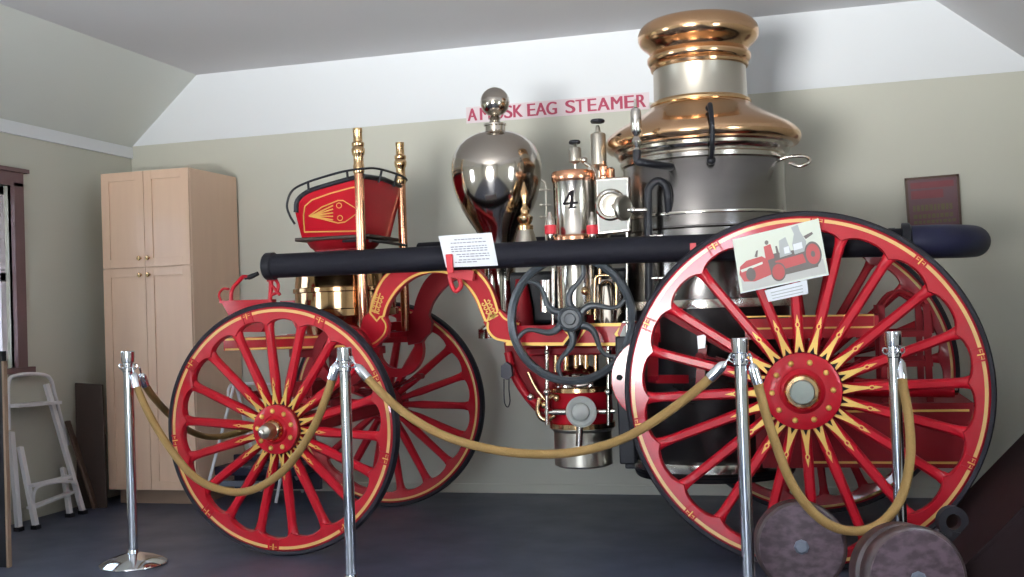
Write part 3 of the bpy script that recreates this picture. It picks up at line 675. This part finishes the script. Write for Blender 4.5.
# ---- flywheel with six S-shaped arms
fc = at(571, 319, .25)
b = MB().lathe([(.285, -.018), (.30, -.028), (.318, -.022), (.325, 0), (.318, .022), (.30, .028), (.285, .018), (.285, -.018)], fc, (0, 1, 0), 96, cap=False)
fw = part('flywheel', b, 'wblack')
for k in range(6):
    a0 = 2*pi*k/6 + R(71); d = Vector((sin(a0), 0, cos(a0))); n_ = Vector((cos(a0), 0, -sin(a0)))
    pts = [fc + d*(.045+.250*t) - n_*(.027*sin(2*pi*t)) for t in [i/14 for i in range(15)]]
    b = MB().tube(pts, [.021-.010*min(1, i/9) for i in range(15)], n=10); part('flywheel_arm', b, 'wblack', fw)
part('flywheel_hub', MB().lathe([(.062, .03), (.065, -.015), (.060, -.03), (.050, -.034), (.046, -.026), (.030, -.026), (.026, -.036), (.0001, -.037)], fc, (0, 1, 0), 40).cyl(fc, fc+Vector((0, .85, 0)), .022), 'wblack', fw)
# brake disc standing behind the rear wheel
dc = at(653, 379, .14)
segp = [(dc.x+.198*cos(t), dc.z+.198*sin(t)) for t in [R(112+136*i/30) for i in range(31)]]
part('brake_shield', MB().prism(segp, .128, .150), 'redrim', smooth=0, bevel=.004)
part('disc_bolt', MB().lathe([(.014, 0), (.014, .008), (.006, .012), (.0001, .012)], at(619.5, 377.5, .128), (0, -1, 0), 12), 'black')
part('disc_bracket', MB().bar(at(653, 379, .16), at(653, 330, .40), .05, .04).bar(at(653, 379, .18), at(690, 379, .35), .05, .04), 'dred')

# ---- bunker and rear step
Y = .40
b = MB().bb(2.52, 3.30, Y, 1.02, .40, .70).bb(2.30, 2.54, Y-.02, Y+.01, .40, .70)
for z_ in (.425, .665): b.ribbon([(2.32, z_), (3.28, z_)], .010, Y-.024 if False else Y-.003, Y, 1)
part('fuel_bunker', b, ['dred', 'gold'], smooth=0)
part('bunker_rail', MB().cyl((2.78, .42, .775), (3.22, .42, .765), .042, n=24).cyl((3.22, .42, .765), (3.235, .42, .765), .030, mi=1), ['red', 'nickel'])
for y_ in (.48, .94):
    b = MB()
    for x in (2.92, 3.12): b.bar((x, y_, .70), (x, y_, 1.16), .035, .03, up=(1, 0, 0))
    for z_ in (.88, 1.02): b.bar((2.80, y_, z_), (3.14, y_, z_), .025, .03)
    b.tube([(3.14, y_, 1.02), (3.12, y_, 1.14), (3.0, y_, 1.22), (2.9, y_, 1.12)], .012, smooth=5)
    part('rear_railing', b, 'dred', smooth=0)
b = MB().bar(at(663, 312, .22), at(735, 352, .24), .03, .035).bar(at(703, 345, .22), at(699, 395, .22), .025, .04)
part('brake_linkage', b, 'dred', smooth=0)
part('linkage_plate', MB().prism([xz(697, 336, .19), xz(706, 334, .19), xz(705, 348, .19), xz(698, 349, .19)], .19, .21), 'alu', smooth=0)
b = MB().bb(1.66, 1.74, .34, .42, .42, 1.05).bb(1.64, 1.72, .60, .82, .36, .46)
part('boiler_bracket', b, 'black', bevel=.008)

# ------------------------------------------------------------------ suction hose, carried round the rear of the engine
hz = 1.470
hp = [Vector((-.165, .235, 1.474)), Vector((.6, .23, 1.472)), Vector((1.6, .225, 1.468)), Vector((2.6, .22, 1.450)), Vector((3.03, .22, 1.440))]
HO = thing('suction_hose', (1.4, .70, 1.47), 'long black suction hose carried along the engine side above its wheels', 'hose')
ho = HO.location
bend = []
for i in range(0, 19):
    t = pi*i/18; bend.append(Vector((3.03+.335*sin(t), .71-.49*cos(t), 1.440+.04*(i/18)**2)))
far = [Vector((3.03, 1.20, 1.48)), Vector((1.8, 1.20, 1.54)), Vector((.9, 1.20, 1.56)), Vector((.33, 1.20, 1.56))]
MB().tube(hp, .064, n=24, smooth=10).build('hose_near_length', 'hose', HO, ho)
MB().tube(far, .064, n=24, smooth=10).build('hose_far_length', 'hose', HO, ho)
MB().tube(bend, .0745, n=24).build('hose_bend_boot', 'blueblack', HO, ho)
for q_ in ((3.005, .22, 1.440), (3.005, 1.20, 1.48)): MB().lathe([(.06, 0), (.088, .004), (.088, .035), (.07, .045)], q_, (1, 0, 0), 28).build('hose_coupling', 'black', HO, ho)
MB().lathe([(.045, -.01), (.068, -.012), (.073, -.005), (.073, .035), (.065, .042)], (-.165, .235, 1.474), (1, 0, 0), 28).build('hose_end_cap', 'black', HO, ho)

p = at(693, 246.5, .155); MB().bb(p.x-.014, p.x+.014, .152, .165, p.z-.016, p.z+.016).build('red_label', 'redtape', HO, ho, smooth=0)
# ------------------------------------------------------------------ cards on the engine
def card(name, corners, Y, t, m, label, cat):
    P = [at(x, y, Y) for x, y in corners]; c = sum(P, Vector())/4
    root = thing(name, c, label, cat)
    b = MB().prism([(p.x, p.z) for p in P], Y, Y+t); b.build('sheet', m, root, c, smooth=0)
    return root, c, P
def uvp(P, u, v): # u right, v down within the card
    a = P[0].lerp(P[1], u); b = P[3].lerp(P[2], u); p = a.lerp(b, v); return (p.x, p.z)
root, c, P = card('information_card', [(438.5, 236), (491.5, 232.5), (498, 265.5), (446, 267.5)], .158, .002, 'paper', 'white printed information card propped on the black hose beside a red clip', 'card')
b = MB()
rows = [(.14, .28, .80), (.24, .20, .86), (.36, .18, .86), (.43, .18, .88), (.50, .18, .86), (.60, .26, .88), (.67, .30, .88), (.77, .28, .86), (.84, .20, .62)]
for v, u0, u1 in rows:
    u = u0
    while u < u1:
        w = random.uniform(.03, .09); e_ = min(u+w, u1)
        b.prism([uvp(P, u, v), uvp(P, e_, v), uvp(P, e_, v+.028), uvp(P, u, v+.028)], .1570, .158); u = e_+.018
b.build('printed_lines', 'ink', root, c, smooth=0)
clp = MB().prism([xz(446, 254.5, .150), xz(452.5, 254, .150), xz(454, 273, .150), xz(448, 273.5, .150)], .138, .155)
tag(clp.build('clip', 'redtape', off=at(450, 264, .15), smooth=0, bevel=.003), 'small red clip holding the lower corner of the white card', 'clip')

PY = -.028
root, c, P = card('photograph_card', [(732.5, 239.5), (818.5, 218.5), (829, 275), (740.5, 293.5)], PY, .002, 'psky', 'tilted colour photograph of a red motor fire engine fixed on the large rear wheel', 'photograph')
def pp(pts, m, y=.0006, name='picture_detail'):
    MB().prism([uvp(P, u, v) for u, v in pts], PY-y, PY).build(name, m, root, c, smooth=0)
def pdisc(u, v, ru, rv, m, y, name='picture_wheel'):
    pp([(u+ru*cos(t), v+rv*sin(t)) for t in [i*pi/12 for i in range(24)]], m, y, name)
pp([(.03, .74), (.97, .70), (.98, .96), (.03, .97)], 'pground', .0005, 'picture_ground')
pp([(.04, .52), (.12, .44), (.30, .42), (.36, .50), (.38, .78), (.18, .84), (.06, .80), (.02, .66)], 'pred', .0010, 'picture_engine')
pp([(.33, .50), (.42, .42), (.90, .46), (.95, .60), (.90, .82), (.45, .84), (.36, .74)], 'pdark', .0009, 'picture_engine')
pp([(.34, .26), (.42, .24), (.44, .50), (.34, .52)], 'pred', .0012, 'picture_driver'); pdisc(.38, .20, .022, .04, 'pdark', .0013, 'picture_driver')
pp([(.52, .22), (.60, .18), (.64, .50), (.50, .52)], 'pgrey', .0011, 'picture_engine'); pp([(.68, .04), (.76, .02), (.77, .14), (.82, .34), (.80, .50), (.67, .52), (.66, .34), (.70, .16)], 'pgrey', .0012, 'picture_boiler')
pp([(.67, .34), (.77, .33), (.77, .44), (.67, .45)], 'paper', .0014, 'picture_plate')
pp([(.44, .56), (.76, .54), (.78, .70), (.48, .74)], 'pred', .0013, 'picture_engine')
for u, v, ru, rv in ((.46, .76, .085, .17), (.87, .58, .095, .22)):
    pdisc(u, v, ru, rv, 'pdark', .0014); pdisc(u, v, ru*.82, rv*.82, 'pred', .0017); pdisc(u, v, ru*.25, rv*.25, 'pdark' if ru > .09 else 'pred', .0019)
pdisc(.15, .70, .055, .12, 'pdark', .0014)
pp([(.22, .40), (.25, .30), (.27, .30), (.25, .42)], 'pdark', .0012, 'picture_lamp'); pp([(.47, .30), (.49, .30), (.50, .44), (.47, .44)], 'pdark', .0012, 'picture_pipe')
pp([(.56, .36), (.62, .35), (.62, .47), (.56, .47)], 'paper', .0013, 'picture_tank'); pp([(.80, .24), (.90, .20), (.91, .24), (.82, .30)], 'pdark', .0012, 'picture_pipe')
pp([(.04, .58), (.30, .52), (.30, .56), (.05, .63)], 'psky', .0013, 'picture_stripe'); pp([(.0, .985), (1, .985), (1, 1), (0, 1)], 'paper', .0006, 'picture_border')
root, c, P = card('caption_card', [(764.5, 290.5), (807, 280), (808.5, 293.5), (768.5, 302)], PY-.0025, .0015, 'paper', 'small white caption slip below the photograph on the rear wheel', 'card')
b = MB()
for v in (.28, .52, .76): b.prism([uvp(P, .12, v), uvp(P, .88, v), uvp(P, .88, v+.07), uvp(P, .12, v+.07)], PY-.0031, PY-.0025)
b.build('printed_lines', 'pgrey', root, c, smooth=0)

# ------------------------------------------------------------------ wall banner and framed poster
Y = BY-.010
root, c, P = card('wall_banner', [(466, 107.5), (649, 92), (649.5, 109), (466.5, 123.5)], Y, .0015, 'pink', 'pale paper banner lettered AMOSKEAG STEAMER on the back wall', 'banner')
txt = 'AMOSKEAG STEAMER'
# width available between the first and last letter, letters placed one after another
Ppx = [469, 483.5, 500, 512.5, 524.5, 536, 547.5, None, None, 566.5, 578.5, 590, 601, 613.5, 628, 638]
Ppx = {0: 468.5, 1: 481, 2: 493.5, 3: 506.5, 4: 517.5, 5: 529.5, 6: 540, 7: 549.5, 9: 567, 10: 578, 11: 589.5, 12: 600.5, 13: 612.5, 14: 627, 15: 637}
Lx = [(467.8, 477), (480.8, 491), (497, 504.5), (505.8, 513.6), (515.2, 524.2), (529.6, 537), (537.8, 548.2), (548.8, 558.7), None, (568, 577), (578.2, 586.4), (590, 598), (599.5, 611), (613, 623.4), (626, 634.6), (637.6, 646)]
for k, ch in enumerate(txt):
    if ch == ' ': continue
    me = text_mesh(ch, .122, .0005, .0)
    xs_ = [v.co.x for v in me.vertices]; x0, x1 = min(xs_), max(xs_); a_, b2 = Lx[k]
    p0 = uvp(P, (a_-466)/183.5, .86); p1 = uvp(P, (b2-466)/183.5, .86); sc = (p1[0]-p0[0])/(x1-x0)
    b = MB()
    for dx_, dy_ in ((-.0035, 0), (0, .0), (.0035, .0)):
        b.add([(p0[0]+dx_+(v.co.x-x0)*sc, Y-.0015-v.co.z-dx_*.05, p0[1]+(v.co.x-x0)*sc*(p1[1]-p0[1])/(p1[0]-p0[0])+v.co.y*.98) for v in me.vertices], [list(p.vertices) for p in me.polygons])
    b.build('letter', 'redink', root, c, smooth=0)
root, c, P = card('framed_poster', [(904.5, 178.5), (958.5, 174), (962, 226), (908, 230)], BY-.030, .020, 'posterbg', 'small dark framed poster with red top hung on the back wall', 'poster')
fy = BY-.030
def fq(u0, v0, u1, v1, y, m, name): MB().prism([uvp(P, u0, v0), uvp(P, u1, v0), uvp(P, u1, v1), uvp(P, u0, v1)], fy-y, fy).build(name, m, root, c, smooth=0)
b = MB()
for q_ in ((0, 0, 1, .045), (0, .955, 1, 1), (0, 0, .045, 1), (.955, 0, 1, 1)):
    u0, v0, u1, v1 = q_; b.prism([uvp(P, u0, v0), uvp(P, u1, v0), uvp(P, u1, v1), uvp(P, u0, v1)], fy-.010, fy+.012)
b.build('poster_frame', 'frame', root, c, smooth=0)
fq(.10, .10, .90, .22, .0012, 'posterred', 'poster_band'); fq(.10, .26, .70, .42, .0012, 'posterred', 'poster_band')
b = MB(); random.seed(3)
for v0, v1 in ((.54, .66), (.72, .80), (.84, .90)):
    u = .12
    while u < .86:
        w = random.uniform(.04, .075); b.prism([uvp(P, u, v0), uvp(P, u+w, v0), uvp(P, u+w, v1), uvp(P, u, v1)], fy-.0012, fy); u += w+.022
b.build('poster_print', 'posteryel', root, c, smooth=0)

# ------------------------------------------------------------------ storage cabinet
CX0, CX1, CYf, CYb, CZ = -1.955, -1.292, 1.30, BY-.03, 2.205
CO = Vector(((CX0+CX1)/2, (CYf+CYb)/2, 0))
CAB = thing('storage_cabinet', CO, 'tall light maple storage cabinet with four doors in the room corner', 'cabinet')
MB().bb(CX0, CX1, CYf+.022, CYb, .10, CZ).build('cabinet_body', 'maple', CAB, CO, smooth=0, bevel=.003)
MB().bb(CX0+.03, CX1-.02, CYf+.085, CYb, 0, .10).build('plinth', 'plinth', CAB, CO, smooth=0)
zs = at(150, 267, CYf).z; xm = at(143.5, 200, CYf).x
for x0, x1, z0, z1, kx, kz in ((CX0, xm, zs, CZ, xm-.032, zs+.06), (xm, CX1, zs, CZ, xm+.032, zs+.06), (CX0, xm, .10, zs, xm-.032, zs-.05), (xm, CX1, .10, zs, xm+.032, zs-.05)):
    g = .002; a_, b2, c_, d_ = x0+g, x1-g, z0+g, z1-g; w = .058; Yf = CYf
    m = MB().bb(a_, a_+w, Yf, Yf+.02, c_, d_).bb(b2-w, b2, Yf, Yf+.02, c_, d_).bb(a_+w, b2-w, Yf, Yf+.02, c_, c_+w).bb(a_+w, b2-w, Yf, Yf+.02, d_-w, d_).bb(a_+w, b2-w, Yf+.009, Yf+.018, c_+w, d_-w)
    d = m.build('cabinet_door', 'maple', CAB, CO, smooth=0, bevel=.0015)
    MB().lathe([(.007, 0), (.006, .012), (.014, .018), (.016, .025), (.012, .031), (.0001, .033)], (kx, Yf, kz), (0, -1, 0), 20).build('knob', 'brass', d, CO)

# ------------------------------------------------------------------ folded step ladder at the left wall
LO = Vector((-1.98, .70, 0))
LAD = thing('step_ladder', LO, 'folded aluminium step ladder with rounded top rail under the window', 'ladder')
xt = -2.10
def LP(x, y, X):
    d = (x-512)/F_PX*_r2-(y-288.5)/F_PX*_u2+_f; return CAM+d*((X-CAM.x)/d.x)
def F0(x, y):
    d = (x-512)/F_PX*_r2-(y-288.5)/F_PX*_u2+_f; return CAM+d*((0-CAM.z)/d.z)
for pt, pb, Xt, w_ in (((11, 432), (19, 531), xt, .040), ((20, 447), (36, 529), xt+.04, .036), ((46, 384), (83, 514), xt, .032), ((63, 468), (70, 517), xt+.04, .036)):
    a_, c_ = LP(*pt, Xt), F0(*pb); c_.z = .012; m = MB().bar(a_, c_, w_, .024, up=(1, 0, 0)); m.build('rail', 'alu', LAD, LO, smooth=0); MB().box(c_, (.04, .045, .024)).build('rubber_foot', 'black', LAD, LO, smooth=0)
MB().tube([LP(*p, xt) for p in ((9, 430), (8, 395), (9, 381), (14, 376), (28, 374), (44, 375), (51, 380), (55, 395), (68, 445))], .012, smooth=6, n=10).build('top_rail', 'alu', LAD, LO)
p = [LP(*q_, xt+.01) for q_ in ((10, 402), (53, 399), (55, 406), (11, 410))]
MB().bar((p[0]+p[3])/2, (p[1]+p[2])/2, .12, .02).build('tray', 'alu', LAD, LO, smooth=0)
for ya, yb in ((478, 478), (500, 494)):
    MB().bar(LP(30, ya+8, -1.95), LP(72, yb-2, -1.97), .05, .016).build('step', 'alu', LAD, LO, smooth=0)
MB().tube([LP(*q_, -1.93) for q_ in ((34, 512), (34, 494), (40, 486), (60, 482), (76, 484), (80, 508))], .009, smooth=6, n=8).build('brace_hoop', 'alu', LAD, LO)

# ------------------------------------------------------------------ boards between the ladder and the cabinet
b = MB().add([(-2.08, 1.14, .0), (-1.90, 1.20, 0), (-1.95, 1.255, .80), (-2.12, 1.20, .82), (-2.09, 1.165, 0), (-1.91, 1.225, 0), (-1.96, 1.28, .80), (-2.13, 1.225, .82)], [(0, 1, 2, 3), (7, 6, 5, 4), (0, 4, 5, 1), (1, 5, 6, 2), (2, 6, 7, 3), (3, 7, 4, 0)])
tag(b.build('leaning_board', 'dkwood', off=(-2.0, 1.15, 0), smooth=0, bevel=.003), 'taller dark brown board leaning beside the cabinet', 'board')
b = MB(); q0, q1 = F0(86, 512), F0(99, 511)
b.bar((-2.10, 1.09, .58), (-1.93, 1.125, .0+.01), .10, .02, up=(1, .5, 0))
tag(b.build('plank', 'brboard', off=(-1.97, 1.02, 0), smooth=0, bevel=.003), 'shorter slanting brown plank between step ladder and dark board', 'board')
# display panel at the very left
DO = Vector((-1.55, -.39, 0))
D = thing('display_panel', DO, 'dark upright panel with wooden edge at the far left, before the ladder', 'panel')
MB().bb(-1.95, -1.315, -.405, -.375, 0, 1.08).build('panel_board', 'black', D, DO, smooth=0)
MB().bb(-1.315, -1.303, -.41, -.385, 0, 1.03).build('edge_strip', 'plinth', D, DO, smooth=0)


# ------------------------------------------------------------------ folding chair behind the front wheel
FO = Vector((-.95, 1.45, 0))
FC = thing('folding_chair', FO, 'dark folding chair with aluminium frame standing behind the front wheel', 'chair')
Yq = 1.42
def fp(x, y, Y=Yq): return at(x, y, Y)
MB().bb(fp(214, 470).x, fp(300, 470).x, 1.42, 1.80, fp(240, 476).z, fp(240, 470).z+.02).build('seat', 'navy', FC, FO, bevel=.01)
MB().bb(fp(216, 470).x, fp(262, 470).x, 1.40, 1.43, fp(240, 486).z, fp(240, 481).z).build('front_stretcher', 'greyblue', FC, FO, smooth=0)
MB().bb(fp(212, 470).x, fp(300, 470).x, 1.70, 1.74, .05, .28).build('lower_panel', 'navy', FC, FO, smooth=0)
for a_, c_, Y0, Y1 in (((234, 385), (203, 505), 1.6, 1.30), ((285, 455), (276, 505), 1.42, 1.42), ((236, 385), (262, 512), 1.62, 1.85), ((289, 460), (303, 505), 1.5, 1.85)):
    p, q_ = at(*a_, Y0), at(*c_, Y1); q_.z = .01; MB().tube([p, q_], .011).build('leg', 'alu', FC, FO)
MB().tube([at(228, 396, 1.58), at(229, 388, 1.6), at(236, 384, 1.6), at(272, 384, 1.6), at(279, 390, 1.6), at(279, 470, 1.6)], .010, smooth=5).build('back_hoop', 'alu', FC, FO)

# ------------------------------------------------------------------ stanchions and ropes
def stanchion(x, y, label):
    o = Vector((x, y, 0)); r = thing('stanchion', o, label, 'stanchion', 'rope barrier posts'); H = 1.06
    MB().lathe([(.160, 0), (.165, .004), (.163, .010), (.140, .024), (.095, .042), (.050, .054), (.030, .060), (.027, .075)], o, n=64).build('base', 'chrome', r, o)
    MB().lathe([(.0245, .055), (.0245, H-.09)], o, n=28).build('pole', 'chrome', r, o)
    MB().lathe([(.026, H-.105), (.030, H-.10), (.030, H-.085), (.0255, H-.08), (.0255, H-.06), (.031, H-.056), (.033, H-.03), (.033, H-.004), (.030, H), (.0001, H)], o, n=28).build('cap', 'chrome', r, o)
    for k in range(4):
        b = MB(); a_ = k*pi/2+.3; d = Vector((cos(a_), sin(a_), 0)); b.tube([o+d*.026+Vector((0, 0, H-.070)), o+d*.040+Vector((0, 0, H-.066)), o+d*.043+Vector((0, 0, H-.082)), o+d*.030+Vector((0, 0, H-.092))], .0035, n=6, smooth=3)
        b.build('hook', 'chrome', r, o)
    return o
S1 = stanchion(-.69, -.26, 'chrome rope post left of the front wheel with domed base showing')
S2 = stanchion(.64, -.61, 'chrome rope post before the front wheel, between two hanging ropes')
S3 = stanchion(2.342, -.76, 'chrome rope post before the rear wheel hub, left of both rollers')
S4 = stanchion(2.915, -.42, 'chrome rope post rising from behind the roller below the rope loop')
def rope(pix, Ys, label, ends=(True, True)):
    P = [at(x, y, Y) for (x, y), Y in zip(pix, Ys)]; C_ = spline(P, 8); o = P[len(P)//2].copy()
    r = thing('barrier_rope', o, label, 'rope', 'barrier ropes')
    def trim(c, L):
        acc = 0
        for i in range(len(c)-1):
            acc += (c[i+1]-c[i]).length
            if acc > L: return i+1
        return 1
    i0 = trim(C_, .085); i1 = len(C_)-trim(C_[::-1], .085)
    MB().tube(C_[i0-1:i1+1], .0185, n=14).build('cord', 'rope', r, o)
    for seg in (C_[:i0+1], C_[i1-1:][::-1]):
        a_, z_ = seg[0], seg[-1]; d = (z_-a_).normalized(); L = (z_-a_).length
        MB().lathe([(.004, .0), (.005, L*.25), (.012, L*.32), (.017, L*.40), (.021, L*.5), (.022, L+.012)], a_, d, 18).tube([a_+d*.02, a_+Vector((0, 0, .012)), a_-d*.012, a_+Vector((.004, .004, -.006))], .004, n=6, smooth=3).build('hook_end', 'chrome', r, o)
    return r
rope([(133, 368), (139, 392), (158, 430), (190, 473), (222, 490), (252, 490), (285, 469), (311, 432), (327, 395), (338, 358)], [-.28, -.29, -.33, -.38, -.42, -.47, -.52, -.56, -.60, -.62], 'tan rope sagging across the front wheel between the first two posts')
rope([(352, 360), (372, 383), (402, 411), (440, 434), (485, 448), (530, 454), (575, 452), (620, 440), (662, 416), (700, 387), (731, 357)], [-.62, -.63, -.64, -.66, -.67, -.69, -.70, -.71, -.73, -.75, -.77], 'longest tan rope swooping below the flywheel between the middle posts')
rope([(750, 357), (758, 385), (771, 430), (793, 486), (822, 520), (852, 531), (880, 524), (901, 498), (910, 460), (909, 420), (903, 385), (899, 352)], [-.76, -.75, -.73, -.69, -.65, -.61, -.57, -.53, -.49, -.46, -.44, -.40], 'tan rope hanging in a deep loop across the rear wheel')
rope([(140, 370), (147, 388), (163, 408), (188, 430), (212, 437), (240, 432), (268, 420), (290, 405)], [-.23, -.15, .1, .5, .8, .95, 1.15, 1.30], 'tan rope passing behind the front wheel from the first post')

# ------------------------------------------------------------------ rollers, iron eye and dark chest
def roller(c, ax, rad, th, label, eyeh):
    ax = Vector(ax).normalized(); o = Vector(c); r = thing('wooden_roller', o-Vector((0, 0, rad)), label, 'roller', 'old wooden rollers')
    oo = r.location.copy(); t = th/2
    prof = [(rad*.90, -t), (rad*.97, -t+.008), (rad, -t+.02), (rad, -t*.15-.02), (rad*.985, -t*.15), (rad*.90, -t*.15+.008), (rad*.90, t*.2), (rad*.985, t*.2+.008), (rad, t*.2+.02), (rad, t-.014), (rad*.97, t-.004), (rad*.93, t), (.0001, t)]
    MB().lathe(prof, o, ax, 64).build('drum', 'rollside', r, oo)
    MB().lathe([(rad*.92, 0), (rad*.90, .005), (.0001, .006)], o+ax*t, ax, 48).build('end_face', 'purple', r, oo)
    MB().lathe([(.030, 0), (.030, .010), (.022, .016), (.0001, .017)], o+ax*(t+.004), ax, 8).build('axle_plate', 'greyblue', r, oo, smooth=0)
    return r
roller((2.520, -.32, .186), (.12, -1, .12), .183, .17, 'old wooden roller beside the post in front of the rear wheel hub', 0)
roller((2.905, -.80, .186), (.34, -1, .10), .186, .19, 'old grooved wooden roller right of its twin, below the rope loop', 0)
ec = at(952, 521, -.19)
b = MB().lathe([(.032, -.018), (.062, -.018), (.062, .018), (.032, .018), (.032, -.018)], (ec.x, ec.y, ec.z), (.3, -1, 0), 28, cap=False)
b.prism([(ec.x-.13, .0), (ec.x+.02, .0), (ec.x+.03, ec.z-.045), (ec.x-.04, ec.z-.03), (ec.x-.12, ec.z-.10)], ec.y-.02, ec.y+.03)
tag(b.build('iron_eye', 'rustiron', off=(ec.x-.05, ec.y, 0)), 'cast iron lug with round eye standing behind the right-hand roller', 'iron fitting')
# sloping dark chest at the right
Yc0, Yc1 = -.62, .28
p, q_ = at(985, 477, Yc1), at(1024, 437, Yc1); sl = (q_.z-p.z)/(q_.x-p.x)
xa = p.x+(.16-p.z)/sl; xb = p.x+(1.0-p.z)/sl
CH = thing('sloping_chest', (3.5, -.17, 0), 'dark stained wooden chest with steep sloping lid filling the lower right corner', 'chest')
oo = CH.location.copy()
MB().prism([(xa+.01, 0), (3.93, 0), (3.93, 1.0), (xb, 1.0), (xa+.01, .17)], Yc0, Yc1).build('chest_body', 'chest', CH, oo, smooth=0, bevel=.006)
MB().prism([(xa-.012, .165), (xb-.012, 1.005), (xb+.002, 1.0), (xa+.002, .155)], Yc0, Yc1).build('chest_lid', 'chest', CH, oo, smooth=0, bevel=.003)
